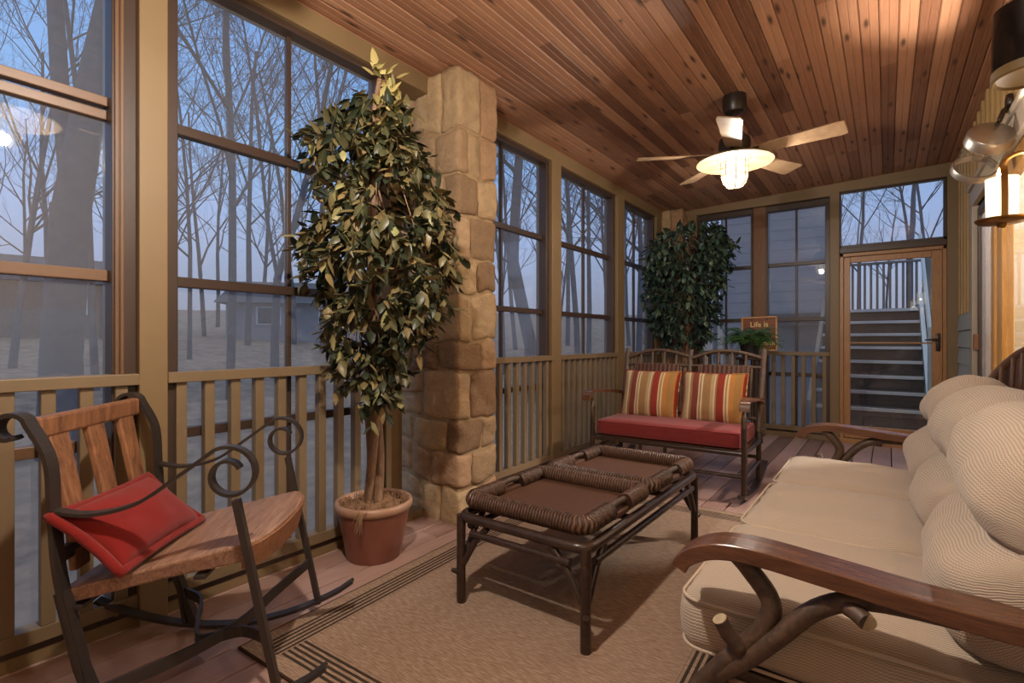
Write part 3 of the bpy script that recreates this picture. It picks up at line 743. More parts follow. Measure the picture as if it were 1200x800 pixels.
def tray(loc, label):
    e = empty('serving_tray', loc, 0, label, 'tray', 'wicker trays on the coffee table'); a, b = .288, .293
    P = dense(rrect(a-.03, b-.03, .036, .045, 8), .0055)
    # keep the rim open where the handles are (middle of the two short sides)
    def flare(i, k): return 1+.06*math.sin(i*.0055*6.283/.0125+0.8*math.sin(6.283*4*k/16))
    q = [p for p in P]
    st = next(i for i, p in enumerate(q) if p.x > a-.032 and abs(p.y+.065) < .006)
    q = q[st:]+q[:st]
    hp = lambda p: abs(p.y) < .062
    runs = []; cur = []
    for p in q:
        if hp(p):
            if cur: runs.append(cur)
            cur = []
        else: cur.append(p)
    if cur: runs.append(cur)
    m = MB()
    for r_ in runs:
        for dz, rr in ((0, .033), ):
            if len(r_) > 3: m.tube([p+Vector((0, 0, dz)) for p in r_], rr, 16, True, flare)
    m.build('woven_rim', M['rimweave'], e, True)
    for s in (-1, 1):
        x = s*(a-.03); MB().box((x-.022, -.064, .013), (x+.022, .064, .036), .006).build('rim_gap_weave', M['weave'], e)
    MB().box((-a+.04, -b+.04, .012), (a-.04, b-.04, .022), .003).build('woven_base', M['weave'], e)
    for s in (-1, 1):
        x = s*(a-.03); MB().tube([(x, -.075, .058), (x, 0, .062), (x, .075, .058)], .0125, 10).build('handle', M['twig'], e, True, 50)
    return e
t1 = tray((-1.09, 1.803, zt+.0175), 'square wicker serving tray on the near half of the coffee table')
t2 = copy_tree(t1); t2.location = (-1.09, 2.405, zt+.0175); t2['label'] = 'square wicker serving tray on the far half of the coffee table, towards the loveseat'

# ------------------------------------------------------------------ rocking loveseat
lv = empty('rocking_loveseat', (-1.285, 3.78, 0), R(1.5), 'dark twig and wicker double rocker with a red seat, facing the coffee table', 'loveseat')
hw = .535; fy, by = -.28, .30
def pole(name, pts, r, parent=lv, mat='twig', seg=10): return MB().tube(pts, r, seg).build(name, M[mat], parent, True, 50)
for s in (-1, 1):
    x = s*hw
    pole('front_leg', [(x, fy, .03), (x*1.005, fy, .2), (x, fy+.005, .45), (x, fy+.01, .55)], .019, mat='rattan')
    pole('rear_leg', [(x, by-.05, .03), (x, by-.03, .25), (x*.99, by, .42)], .018, mat='rattan')
    pole('back_post', spline([(x*.99, by-.01, .38), (x, by+.05, .62), (x*1.01, by+.12, .85), (x*1.015, by+.15, .985)], 4), [.021]*12+[.018], mat='twig')
    pole('side_rail', [(x, fy, .15), (x, by-.04, .17)], .013, mat='rattan')
    run = [(x, fy-.10+.92*k/16, .012+.10*((k/16-.42)/.58)**2) for k in range(17)]
    MB().bar(run, (1, 0, 0), .045, .024).build('runner', M['rattan'], lv)
    # arm: flat board that rolls down at the front
    a = spline([(x*1.0, by+.04, .60), (x*1.02, .12, .635), (x*1.03, -.1, .655), (x*1.03, -.27, .665), (x*1.03, -.335, .645), (x*1.03, -.35, .60)], 5)
    MB().bar(a, (1, 0, 0), .062, .022).build('arm', M['armwood'], lv)
    pole('arm_support', spline([(x*1.02, -.32, .63), (x*1.0, -.27, .60), (x, -.29, .53), (x, -.275, .46)], 4), .012, mat='twig')
pole('back_post', spline([(0, by+.0, .40), (0, by+.05, .62), (0, by+.12, .85), (0, by+.15, .975)], 4), .02)
MB().box((-hw, fy-.01, .300), (hw, fy+.025, .33), .01).build('seat_frame', M['rattan'], lv)
m = MB().box((-hw, by-.03, .305), (hw, by, .335), .01); m.build('seat_frame', M['rattan'], lv)
for s in (-1, 1): MB().box((s*hw-.014, fy, .302), (s*hw+.014, by, .332), .008).build('seat_frame', M['rattan'], lv)
m = MB().box((-hw+.02, fy+.02, .318), (hw-.02, by-.02, .334), .003); m.build('seat_deck', M['weave'], lv)
pole('front_stretcher', [(-hw, fy, .17), (0, fy-.005, .165), (hw, fy, .17)], .013, mat='rattan')
pole('rear_stretcher', [(-hw, by-.04, .2), (hw, by-.04, .2)], .013, mat='rattan')
for x in (-.16, .02): pole('seat_post', [(x, fy+.01, .17), (x, fy+.01, .31)], .013, mat='rattan')
pole('corner_brace', [(hw, fy+.01, .12), (hw, fy+.16, .05)], .01, mat='rattan'); pole('corner_brace', [(-hw, fy+.01, .12), (-hw, fy+.16, .05)], .01, mat='rattan')
def bp(x, z): # point in the leaning back plane
    return (x, by-.01+(z-.38)*.27, z)
for s in (-1, 1):
    c = s*hw*.5
    pole('top_rail', spline([bp(c-hw*.5, .90), bp(c-.12, .955), bp(c, .968), bp(c+.12, .955), bp(c+hw*.5, .915)], 5), .016)
    pole('cross_rail', [bp(c-hw*.5, .845), bp(c, .85), bp(c+hw*.5, .845)], .013)
    for k in (-.15, -.05, .05, .15): pole('spindle', [bp(c+k, .85), bp(c+k*1.02, .955)], .011)
    pole('low_rail', [bp(c-hw*.5, .47), bp(c+hw*.5, .47)], .012)
    m = MB(); nx, nz = 12, 8; vs = []; fs = []; uv = []
    for face in (0, 1):
        for i in range(nx+1):
            for j in range(nz+1):
                u = -1+2*i/nx; z = .47+.385*j/nz; p = bp(c+u*.175*(1+.06*j/nz), z); vs.append((p[0], p[1]-.012+.024*face+.012*(1-u*u)*-1, p[2]))
    q = (nx+1)*(nz+1); idx = lambda f, i, j: f*q+i*(nz+1)+j
    for f in (0, 1):
        for i in range(nx):
            for j in range(nz):
                fs.append((idx(f, i, j), idx(f, i+1, j), idx(f, i+1, j+1), idx(f, i, j+1))); uv.append([(a*.0292, b*.048) for a, b in ((i, j), (i+1, j), (i+1, j+1), (i, j+1))])
    for i in range(nx):
        for j in (0, nz): fs.append((idx(0, i, j), idx(0, i+1, j), idx(1, i+1, j), idx(1, i, j))); uv.append(None)
    for j in range(nz):
        for i in (0, nx): fs.append((idx(0, i, j), idx(0, i, j+1), idx(1, i, j+1), idx(1, i, j))); uv.append(None)
    m.add(vs, fs, uv); m.build('back_panel', M['backweave'], lv)
    pole('panel_edge', [bp(c-.19, .46), bp(c-.195, .85)], .011); pole('panel_edge', [bp(c+.19, .46), bp(c+.195, .85)], .011)
o = rbox((hw-.022, .275, .06), .035, 14, (0, 0, .008), .004, 5, 3).build('seat_cushion', M['redseat'], lv, True); weld(o); o.location = (0, -.005, .398)
m = MB()
for z in (-.044, .044): m.tube([p for p in rrect(hw-.026, .271, .04, z)], .004, 6, closed=True)
m.build('piping', M['redseat'], o, True)
def striped(x, rz, label, seed):
    e = empty('throw_pillow', (0, 0, 0), 0, label, 'pillow', 'striped pillows on the loveseat')
    e.matrix_world = Matrix.Translation((-1.285, 3.78, 0)) @ Matrix.Rotation(R(1.5), 4, 'Z') @ Matrix.Translation((x, .12, .625)) @ Matrix.Rotation(R(rz), 4, 'Z') @ Matrix.Rotation(R(72), 4, 'X')
    o = pillow(.228, .195, .075, seed=seed, pinch=.045).build('cover', M['stripe'], e, True); weld(o)
    pr = []
    for k in range(96):
        t = k/96*4; sd = int(t); f = (t-sd)*2-1; u, v = [(f, -1), (1, f), (-f, 1), (-1, -f)][sd]
        pr.append((.228*u*(1-.045*(1-v*v)), .195*v*(1-.045*(1-u*u)), 0))
    MB().tube(pr, .004, 6, closed=True).build('piping', M['stripe'], e, True)
striped(-.225, 0, 'striped red, gold and cream pillow on the railing side of the red loveseat', 4)
striped(.255, 2, 'striped red, gold and cream pillow on the door side of the red loveseat', 8)

# ------------------------------------------------------------------ sofa
SY0, SY1 = 1.17, 3.05
sf = empty('sofa', (0, (SY0+SY1)/2, 0), 0, 'long beige three seat porch sofa with curved wooden arms beside the house wall', 'sofa')
L = (SY1-SY0)/2; cw = (2*L-.06)/3
m = MB(); 
for z in [.10+.018*k for k in range(11)]: m.tube([(-.335, -L+.05, z), (-.335, L-.05, z)], .0105, 8); m.tube([(-.335, -L+.05, z), (.40, -L+.05, z)], .0105, 8); m.tube([(-.335, L-.05, z), (.40, L-.05, z)], .0105, 8)
m.build('wicker_apron', M['wicker'], sf, True)
m = MB().box((-.33, -L+.05, .27), (.42, L-.05, .315), .01); m.build('seat_deck', M['rattan'], sf)
for sx, sy in ((-.315, -1), (-.315, 1), (.40, -1), (.40, 1)): MB().tube([(sx, sy*(L-.05), .0 if sx > 0 else .01), (sx, sy*(L-.05), .3)], [.024, .027], 12).build('leg', M['twig'], sf, True, 50)
for i in range(3):
    cy = -L+.03+cw*(i+.5)
    o = rbox((.335, cw/2-.004, .068), .045, 16, (.012, 0, .02), .016, 7, i+1).build('seat_cushion', M['sofa'], sf, True); weld(o)
    o.location = (-.068, cy, .388); 
    m = MB()
    for z in (-.055, .055): m.tube([p for p in rrect(.332, cw/2-.007, .05, z)], .0042, 6, closed=True)
    m.build('piping', M['piping'], o, True)
    # back cushion: two soft lobes stacked, one mesh
    prof = spline([(.30, 0, .44), (.12, 0, .455), (.065, 0, .53), (.085, 0, .62), (.165, 0, .685), (.135, 0, .71), (.112, 0, .77), (.15, 0, .85), (.245, 0, .905), (.335, 0, .895), (.385, 0, .82), (.39, 0, .65), (.38, 0, .5), (.30, 0, .44)], 5)[:-1]
    n = len(prof); cx = sum(p.x for p in prof)/n; cz = sum(p.z for p in prof)/n; ny = 26; vs = []; fs = []; uv = []
    Ls = [0]
    for a in range(n): Ls.append(Ls[-1]+(prof[(a+1) % n]-prof[a]).length)
    half = cw/2+.012
    for j in range(ny+1):
        t = -1+2*j/ny; e_ = max(0, 1-abs(t)**4.5)**.5; y = half*math.copysign(abs(t)**.9, t)
        k_ = .25+.75*e_ if abs(t) < 1 else .12
        for p in prof:
            q = Vector((cx+(p.x-cx)*(k_*.55+.45*e_ if abs(t) < 1 else .10), y, cz+(p.z-cz)*(.55+.45*e_)))
            q.x += .018*noise.noise(Vector((q.x*4, q.y*5+i*9, q.z*6))); q.z += .016*noise.noise(Vector((q.y*5+i*4, q.x*5, q.z*4+7)))
            q.x += .008*noise.noise(Vector((q.x*14, q.y*11+i*5, q.z*16)))
            vs.append(q)
    for j in range(ny):
        for a in range(n):
            b = (a+1) % n; fs.append((j*n+a, j*n+b, (j+1)*n+b, (j+1)*n+a)); y0 = half*(-1+2*j/ny); y1 = half*(-1+2*(j+1)/ny)
            uv.append([(y0, Ls[a]), (y0, Ls[a+1]), (y1, Ls[a+1]), (y1, Ls[a])])
    fs.append(tuple(range(n))); uv.append(None); fs.append(tuple(ny*n+a for a in range(n))); uv.append(None)
    bc = MB().add(vs, fs, uv).build('back_cushion', M['sofa'], sf, True); bc.location = (0, cy, 0)
for s in (-1, 1):
    y = s*(L+.005)
    a = spline([(-.372, y, .545), (-.355, y, .572), (-.30, y, .600), (-.22, y, .608), (-.08, y, .598), (.08, y, .585), (.25, y, .583), (.42, y, .59)], 5)
    o = MB().bar(a, (0, 1, 0), .088, .034).build('arm', M['armwood'], sf); b = o.modifiers.new('b', 'BEVEL'); b.width = .012; b.segments = 3
    for p in o.data.polygons: p.use_smooth = False
    yy = y-s*.002
    st = MB().tube(spline([(-.345, yy, .27), (-.30, yy, .33), (-.245, yy, .40), (-.205, yy, .455), (-.195, yy, .51), (-.235, yy, .565), (-.26, yy, .59)], 5), .020, 12).build('arm_post', M['twig'], sf, True, 50)
    MB().tube([(-.253, yy-s*-.012, .40), (-.275, yy+s*.02, .425), (-.288, yy+s*.03, .455)], [.018, .017, .016], 10).build('branch_stub', M['twig'], st, True, 50)
    MB().lathe([(0, .0012), (.0155, .0006), (.0155, -.002)], (-.2885, yy+s*.0303, .456), 12, (-.35, s*.25, .75)).build('cut_end', M['cutend'], st)
    st = MB().tube(spline([(-.30, yy, .32), (-.24, yy+s*.006, .375), (-.18, yy+s*.012, .445), (-.11, yy+s*.012, .525), (-.03, yy+s*.008, .562), (.10, yy, .566)], 5), [.019]*20+[.017]*6, 12).build('arm_brace', M['twig'], sf, True, 50)
    MB().tube([(-.07, yy+s*.008, .548), (-.045, yy+s*.03, .545), (-.03, yy+s*.046, .54)], [.017, .0165, .016], 10).build('branch_stub', M['twig'], st, True, 50)
    MB().lathe([(0, .0012), (.0155, .0006), (.0155, -.002)], (-.0295, yy+s*.0465, .54), 12, (.3, s*.9, -.1)).build('cut_end', M['cutend'], st)

# wrap-around wicker back of the sofa: plan curve with rounded ends, lower at the ends
n = 60; vs = []; fs = []; uv = []; crest = []
Lb = L-.015
def plan(t):      # t in -1..1 along the back, returns x, y, top height
    a = abs(t); yv = math.copysign(Lb*(1-(1-a)**1.0), t)
    k = max(0, (a-.80)/.20); return .455-.135*k**1.6, math.copysign(Lb*(a if a < .8 else .8+.2*math.sin(k*1.5708)), t), 1.035-.06*max(0, (a-.55)/.45)**2-.17*k**2.2
for f in (0, 1):
    for i in range(n+1):
        x, y, zt_ = plan(-1+2*i/n)
        for j in range(9): z = .30+(zt_-.30)*j/8; vs.append((x-.035*(1-j/8)+.022*f, y, z))
q = (n+1)*9
for f in (0, 1):
    for i in range(n):
        for j in range(8):
            fs.append((f*q+i*9+j, f*q+(i+1)*9+j, f*q+(i+1)*9+j+1, f*q+i*9+j+1)); uv.append([(a*.032, b*.09) for a, b in ((i, j), (i+1, j), (i+1, j+1), (i, j+1))])
for i in range(n):
    for j in (0, 8): fs.append((i*9+j, (i+1)*9+j, q+(i+1)*9+j, q+i*9+j)); uv.append(None)
for j in range(8):
    for i in (0, n): fs.append((i*9+j, i*9+j+1, q+i*9+j+1, q+i*9+j)); uv.append(None)
m = MB().add(vs, fs, uv); wb = m.build('wicker_back', M['chairweave'], sf, True, 40)
ed = [(lambda p: (p[0]+.011, p[1], p[2]+.004))(plan(-1+2*k/70)) for k in range(71)]
MB().tube(ed, .019, 10).build('back_rim', M['wicker'], wb, True)
m = MB()
for k in range(47):
    x, y, zt_ = plan(-1+2*k/46); m.tube([(x-.035*(1-j/5)-.006, y, .30+(zt_-.31)*j/5) for j in range(6)], .009, 6)
m.build('back_ribs', M['wicker'], wb, True)

# ------------------------------------------------------------------ plants
def leaf(m, base, d, nrm, L, w):
    d = d.normalized(); nrm = (nrm-d*nrm.dot(d)); nrm = nrm.normalized() if nrm.length > 1e-4 else Vector((0, 0, 1)); s = d.cross(nrm)
    b = base
    p = [b, b+d*L*.32+s*w*.5-nrm*w*.12, b+d*L*.7+s*w*.34-nrm*(w*.1+L*.05), b+d*L-nrm*L*.16, b+d*L*.7-s*w*.34-nrm*(w*.1+L*.05), b+d*L*.32-s*w*.5-nrm*w*.12, b+d*L*.4+nrm*w*.06, b+d*L*.72-nrm*L*.03]
    m.add(p, [(0, 1, 6), (1, 2, 7, 6), (2, 3, 7), (3, 4, 7), (4, 5, 6, 7), (5, 0, 6)])
def crown(table, zc, depth, count, L, rnd, minx=None, maxz=2.58):
    """leaf positions inside the crown outline given as rows (y, xmin, xmax)"""
    ys = [t[0] for t in table]; out = []
    cum = []
    for (a, x0, x1), (b, u0, u1) in zip(table, table[1:]): cum.append((b-a)*((x1-x0)+(u1-u0))/2)
    tot = sum(cum)
    while len(out) < count:
        r = rnd.random()*tot; i = 0
        while r > cum[i]: r -= cum[i]; i += 1
        t = rnd.random(); (a, x0, x1), (b, u0, u1) = table[i], table[i+1]
        y = a+(b-a)*t; lo = x0+(u0-x0)*t; hi = x1+(u1-x1)*t
        u = rnd.uniform(-1, 1); u = math.copysign(abs(u)**.8, u); x = (lo+hi)/2+u*(hi-lo)*.46
        hd = depth*(hi-lo)/2/F_PX*zc*math.sqrt(max(0, 1-u*u)); dd = rnd.uniform(-1, 1); dd = math.copysign(abs(dd)**.6, dd)*hd
        p = at(x, y, zc+dd); c = at((lo+hi)/2, y, zc)
        if minx and p.x < minx: p.x = minx+rnd.random()*.05
        if p.z > maxz: continue
        out.append((p, p-c))
    return out
def ficus(name, base, potspec, trunk, table, zc, count, L, mat, label, seed, minx, sprig=None, depth=.85, twig_n=26):
    rnd = random.Random(seed); e = empty(name, base, 0, label, 'potted tree'); B = Vector(base)
    rt, rb, h = potspec
    m = MB().lathe([(0, .0), (rb, 0), (rb*1.03, .012), (rt*.93, h*.80), (rt*.94, h*.86), (rt*.88, h*.86), (rt*.86, h*.8)], seg=40); pt = m.build('pot', M['terra'], e, True, 50)
    MB().lathe([(rt*.93, h*.84), (rt*.99, h*.86), (rt*1.02, h*.93), (rt*.99, h), (rt*.93, h*1.0), (rt*.88, h*.95), (rt*.87, h*.84)], seg=40).build('pot_rim', M['terrarim'], pt, True)
    m = MB().lathe([(0, h*.96), (rt*.4, h*.98), (rt*.7, h*.93), (rt*.87, h*.86)], seg=28)
    m.v = [(x+.006*noise.noise(Vector((x*60, y*60, 1))), y, z+.022*noise.noise(Vector((x*30, y*30, 3)))) for x, y, z in m.v]
    for k in range(150):
        a = rnd.random()*6.28; r_ = rt*.84*math.sqrt(rnd.random()); p = Vector((r_*math.cos(a), r_*math.sin(a), h*.95)); q = p+Vector((rnd.uniform(-.03, .03), rnd.uniform(-.03, .03), rnd.uniform(-.004, .02)))
        m.tube([p, (p+q)/2+Vector((0, 0, .014)), q], [.002, .0025, .001], 4, False)
    if sprig:
        for k in range(12):
            x0 = Vector((rt*.55+rnd.uniform(-.02, .02), -rt*.72, h*.97)); m.tube([x0, x0+Vector((.012, -.03, .0)), x0+Vector((rnd.uniform(-.02, .04), -.045-rnd.random()*.01, -.04-rnd.random()*.06))], [.003, .003, .001], 4, False)
    m.build('moss', M['moss'], e, True)
    m = MB(); T = [Vector(p)-B for p in trunk]; S = spline(T, 10); nn = len(S)
    for k in range(3):
        tw = []
        for i, p in enumerate(S):
            f = i/nn; a = k*2.094+f*7.5; rr = .026*(1-.45*f); tw.append(p+Vector((rr*math.cos(a), rr*math.sin(a), 0)))
        m.tube(tw, [.024*(1-.55*i/nn) for i in range(nn)], 8)
    pts = crown(table, zc, depth, count, L, rnd, minx)
    for k in range(twig_n):
        p, o = pts[rnd.randrange(count)]; a = S[rnd.randrange(int(nn*.55), nn)]; q = p-B
        mid = a.lerp(q, .5)+Vector((0, 0, .06)); m.tube([a, mid, q], [.006, .004, .0015], 5, False)
    m.build('trunk', M['vine'], e, True)
    m = MB(); nc = len(pts)//9
    for p, o in pts[:nc]:
        d = Vector((o.x, o.y, 0)); d = d.normalized() if d.length > 1e-4 else Vector((1, 0, 0))
        d = (d*rnd.uniform(.3, 1)+Vector((rnd.uniform(-.6, .6), rnd.uniform(-.6, .6), rnd.uniform(-.9, .25)))).normalized()
        tw = L*rnd.uniform(1.2, 2.2); sd = d.orthogonal().normalized(); st_ = p-d*tw*.5; stem = [st_, st_+d*tw*.5, st_+d*tw-Vector((0, 0, tw*.25))]
        m.tube([q_-B for q_ in stem], [.0022, .0018, .001], 4, False)
        for k in range(9):
            f = k/8; c = stem[0].lerp(stem[1], min(1, f*2)) if f < .5 else stem[1].lerp(stem[2], f*2-1)
            az = rnd.random()*6.283; sv = sd.copy(); sv.rotate(Quaternion(d, az)); ld = d*rnd.uniform(.1, .8)+sv*.8+Vector((0, 0, rnd.uniform(-1.0, .0)))
            if minx and c.x+ld.normalized().x*L < minx-.03: ld.x = abs(ld.x)
            leaf(m, c-B, ld, Vector((rnd.uniform(-.5, .5), rnd.uniform(-.5, .5), 1)), L*rnd.uniform(.7, 1.2), L*rnd.uniform(.42, .58))
    m.build('foliage', M[mat], e, True)
    if sprig:
        m = MB()
        for k in range(70):
            t = k/70; x, y = 446+10*math.sin(t*5)+rnd.uniform(-12, 12), 78+t*110+rnd.uniform(-6, 6)
            p = at(x, y, zc-.03+rnd.uniform(-.04, .04)); leaf(m, p-B, Vector((rnd.uniform(-1, 1), rnd.uniform(-1, 1), rnd.uniform(-.6, 1.2))), Vector((rnd.uniform(-1, 1), rnd.uniform(-1, .3), .6)), .074, .036)
        m.tube([at(450, 200, zc)-B, at(444, 140, zc-.03)-B, at(446, 78, zc-.03)-B], [.006, .004, .002], 5)
        m.build('top_sprig', M['leafy'], e, True)
    return e
ficus('ficus_tree', (-2.025, 1.60, 0), (.183, .125, .275), [(-2.025, 1.60, .26), (-2.02, 1.60, .55), (-1.98, 1.56, .85), (-1.92, 1.52, 1.15), (-1.86, 1.47, 1.5), (-1.83, 1.45, 1.9), (-1.80, 1.46, 2.2)],
      [(112, 425, 472), (130, 388, 474), (150, 358, 482), (172, 352, 492), (200, 368, 515), (240, 376, 530), (270, 352, 535), (300, 346, 537), (325, 372, 534), (350, 378, 520), (380, 384, 500), (410, 390, 480), (430, 398, 470), (475, 420, 452)],
      2.27, 3600, .070, 'leaf', 'olive green artificial ficus in a terracotta pot beside the stone column', 21, -2.16, True)
ficus('ficus_tree', (-1.70, 5.35, 0), (.17, .12, .26), [(-1.70, 5.35, .25), (-1.69, 5.34, .6), (-1.70, 5.35, 1.0), (-1.70, 5.35, 1.6), (-1.70, 5.35, 2.1)],
      [(262, 792, 842), (275, 770, 858), (292, 758, 864), (310, 757, 852), (345, 757, 848), (372, 763, 840), (392, 775, 832), (408, 788, 818)],
      5.3, 3400, .085, 'leafd', 'dense dark green leafy tree in the far corner behind the loveseat', 33, -2.14, None, .8, 80)
# fern on a stand
fe = empty('plant_stand', (-1.13, 5.62, 0), 0, 'slim dark wooden plant stand behind the loveseat, in front of the far railing', 'plant stand')
m = MB()
MB().lathe([(0, .855), (.13, .855), (.135, .865), (.135, .88), (0, .885)], seg=28).build('stand_top', M['standwood'], fe, True, 40)
for k in range(4):
    a = R(45+90*k); c, s = math.cos(a), math.sin(a); MB().bar([(.10*c, .10*s, .86), (.085*c, .085*s, .4), (.12*c, .12*s, 0)], (-s, c, 0), .034, .026).build('leg', M['standwood'], fe)
MB().lathe([(0, .25), (.09, .25), (.092, .253), (0, .266)], seg=24).build('lower_shelf', M['standwood'], fe, True, 40)
fn = empty('potted_fern', (-1.13, 5.62, .886), 0, 'bushy green fern in a small dark pot on the plant stand', 'potted fern')
MB().lathe([(0, 0), (.075, 0), (.10, .13), (.106, .13), (.106, .145), (.09, .145), (.088, .11), (0, .11)], seg=28).build('pot', M['basket'], fn, True, 40)
m = MB(); rnd = random.Random(3)
for k in range(110):
    a = rnd.random()*6.28; reach = rnd.uniform(.14, .33); hgt = rnd.uniform(.08, .22); dr = rnd.uniform(.0, .28)
    dv = Vector((math.cos(a), math.sin(a), 0)); pts = [Vector((0, 0, .11))+dv*(reach*t)+Vector((0, 0, hgt*math.sin(t*1.9)-dr*t*t*.6)) for t in [j/12 for j in range(13)]]
    m.tube(pts, [.0022]*13, 4, False); sd = dv.cross(Vector((0, 0, 1)))
    for j in range(2, 13):
        w = .045*math.sin(min(1, (j+1)/13*1.0)*2.6)+.008
        for sg in (-1, 1): leaf(m, pts[j], sd*sg+dv*.5+Vector((0, 0, -.15)), Vector((0, 0, 1)), w, .016)
m.build('fronds', M['fern'], fn, True)

# ------------------------------------------------------------------ sign on the far railing
sg = empty('wooden_sign', (-1.16, FY+.012, .931), 0, 'small framed wooden sign with cream lettering standing on the far railing', 'sign'); sg.rotation_euler = (R(-4), R(-1.2), 0)
m = MB().box((-.17, -.006, .012), (.17, .008, .378), .002); m.build('board', M['signwood'], sg)
for k in (1, 2): MB().box((-.168, -.0075, .378*k/3-.002), (.168, -.005, .378*k/3+.002)).build('board_joint', M['standwood'], sg)
m = MB(); m.box((-.185, -.02, 0), (-.167, .012, .39), .003); m.box((.167, -.02, 0), (.185, .012, .39), .003); m.box((-.185, -.02, .372), (.185, .012, .39), .003); m.box((-.185, -.02, 0), (.185, .012, .018), .003)
m.build('sign_frame', M['signframe'], sg)
for txt, z, sz in (('Life is', .275, .082), ('better', .170, .080), ('on the Porch', .070, .060)):
    cu = bpy.data.curves.new('lettering', 'FONT'); cu.body = txt; cu.size = sz; cu.align_x = 'CENTER'; cu.extrude = .0015; cu.offset = .0012
    ob = bpy.data.objects.new('lettering', cu); C.objects.link(ob); dg = bpy.context.evaluated_depsgraph_get()
    me = bpy.data.meshes.new_from_object(ob.evaluated_get(dg)); bpy.data.objects.remove(ob); me.materials.clear(); me.materials.append(M['letter'])
    o = bpy.data.objects.new('lettering', me); C.objects.link(o); o.parent = sg; o.location = (0, -.0085, z); o.rotation_euler = (R(90), 0, 0)

# ------------------------------------------------------------------ ceiling fans
def point(name, loc, power, col, r=.04, parent=None):
    l = bpy.data.lights.new(name, 'POINT'); l.energy = power; l.color = col; l.shadow_soft_size = r
    o = bpy.data.objects.new(name, l); C.objects.link(o); o.location = loc
    if parent: o.parent = parent
    return o
WARM = (1.0, .91, .80)
cz = ceil_z(-.817)
fan = empty('ceiling_fan', (-.817, 3.59, cz), 0, 'five blade ceiling fan with a caged light, hanging between the loveseat and coffee table', 'ceiling fan')
MB().lathe([(0, .012), (.072, .012), (.075, -.02), (.074, -.075), (.062, -.105), (.03, -.118), (0, -.118)], seg=32).build('canopy', M['fanmetal'], fan, True, 40)
MB().tube([(0, 0, -.11), (0, 0, -.26)], .0135, 12).build('downrod', M['fanmetal'], fan, True, 40)
ho = -.385   # blade plane below the ceiling
MB().lathe([(0, -.235), (.03, -.24), (.055, -.253), (.095, -.285), (.10, -.33), (.09, -.372), (.06, -.385), (.05, -.41), (0, -.41)], seg=32).build('motor_housing', M['fanmetal'], fan, True, 40)
for k in range(5):
    a = R(-7.6+72*k); rm = Matrix.Rotation(a, 4, 'Z') @ Matrix.Translation((0, 0, ho)) @ Matrix.Rotation(R(-13), 4, 'X')
    poly = [(.16, -.05), (.30, -.058), (.60, -.074), (.635, -.066), (.632, .060), (.60, .072), (.30, .056), (.16, .048)]
    m = MB().prism(poly, -.004, .004, lambda u, v, t: rm @ Vector((u, v, t))); bl = m.build('blade', M['blade'], fan); bv = bl.modifiers.new('b', 'BEVEL'); bv.width = .003; bv.segments = 2
    m = MB().prism([(.06, -.018), (.15, -.02), (.22, -.035), (.235, 0), (.22, .035), (.15, .02), (.06, .018)], .0045, .010, lambda u, v, t: rm @ Vector((u, v, t))); m.build('blade_bracket', M['fanmetal'], bl)
ds = MB().lathe([(.045, -.395), (.075, -.41), (.10, -.405), (.17, -.412), (.225, -.424), (.240, -.434), (.238, -.440), (.222, -.431), (.17, -.418), (.10, -.412), (.07, -.418), (.045, -.405)], seg=48).build('light_dish', M['dish'], fan, True, 60)
gb = MB().lathe([(.072, -.43), (.074, -.50), (.073, -.535), (.062, -.57), (.040, -.592), (.015, -.600), (0, -.601)], seg=32).build('globe', M['globe'], fan, True)
m = MB()
for z, r_ in ((-.442, .083), (-.482, .084), (-.525, .083)): m.tube([(r_*math.cos(R(a)), r_*math.sin(R(a)), z) for a in range(0, 360, 12)], .0032, 6, closed=True)
for k in range(4):
    a = R(20+45*k); c, s = math.cos(a), math.sin(a)
    P = [(r_, z) for r_, z in ((.083, -.42), (.084, -.48), (.083, -.53), (.07, -.575), (.045, -.602), (.0, -.613))]; P = P+[(-r_, z) for r_, z in P[-2::-1]]
    m.tube([(r_*c, r_*s, z) for r_, z in P], .0032, 6)
m.build('wire_cage', M['bulbwire'], gb, True)
point('fan_bulb', (0, 0, -.555), 44, WARM, .035, fan)
f2 = copy_tree(fan)
for ch in f2.children:
    if ch.type == 'LIGHT': ch.data = ch.data.copy(); ch.data.energy = 140
f2.location = (-.85, .55, ceil_z(-.85)); f2.rotation_euler = (0, 0, R(20)); f2['label'] = 'five blade ceiling fan with a caged light, over the near end of the porch'

# ------------------------------------------------------------------ wall lights on the house wall
jx = empty('flood_light', (0, 0, 0), 0, 'unlit glass and metal jar floodlight tilted away from the house wall near the ceiling', 'wall light')
ax = Vector((-.24, .78, -.58)).normalized(); top = Vector((.42, 3.475, 2.08)); jm = Matrix.Translation(top) @ Vector((0, 0, 1)).rotation_difference(ax).to_matrix().to_4x4()
jx.matrix_world = jm
MB().lathe([(0, -.02), (.06, -.018), (.092, -.01), (.099, 0), (.099, .045), (.093, .049), (.093, .002), (0, .002)], seg=36).build('metal_cap', M['chrome'], jx, True, 40)
MB().lathe([(.09, .03), (.09, .205)], seg=36).build('glass_cylinder', M['jar'], jx, True)
MB().lathe([(.088, .185), (.097, .185), (.1, .195), (.098, .222), (.088, .224), (.084, .21), (.088, .185)], seg=36).build('metal_ring', M['chrome'], jx, True, 40)
MB().lathe([(0, .212), (.086, .212)], seg=36).build('glass_lens', M['jar'], jx)
for k in range(3):
    a = R(120*k+30); c, s = .042*math.cos(a), .042*math.sin(a)
    b = MB().lathe([(0, .0), (.013, .004), (.014, .035), (.012, .04)], (c, s, .004), 14).build('lamp_socket', M['brass'], jx, True, 40)
    MB().lathe([(.010, .038), (.024, .065), (.027, .09), (.02, .11), (0, .118)], (c, s, .004), 14).build('bulb', M['jar'], b, True)
inv = jm.inverted()
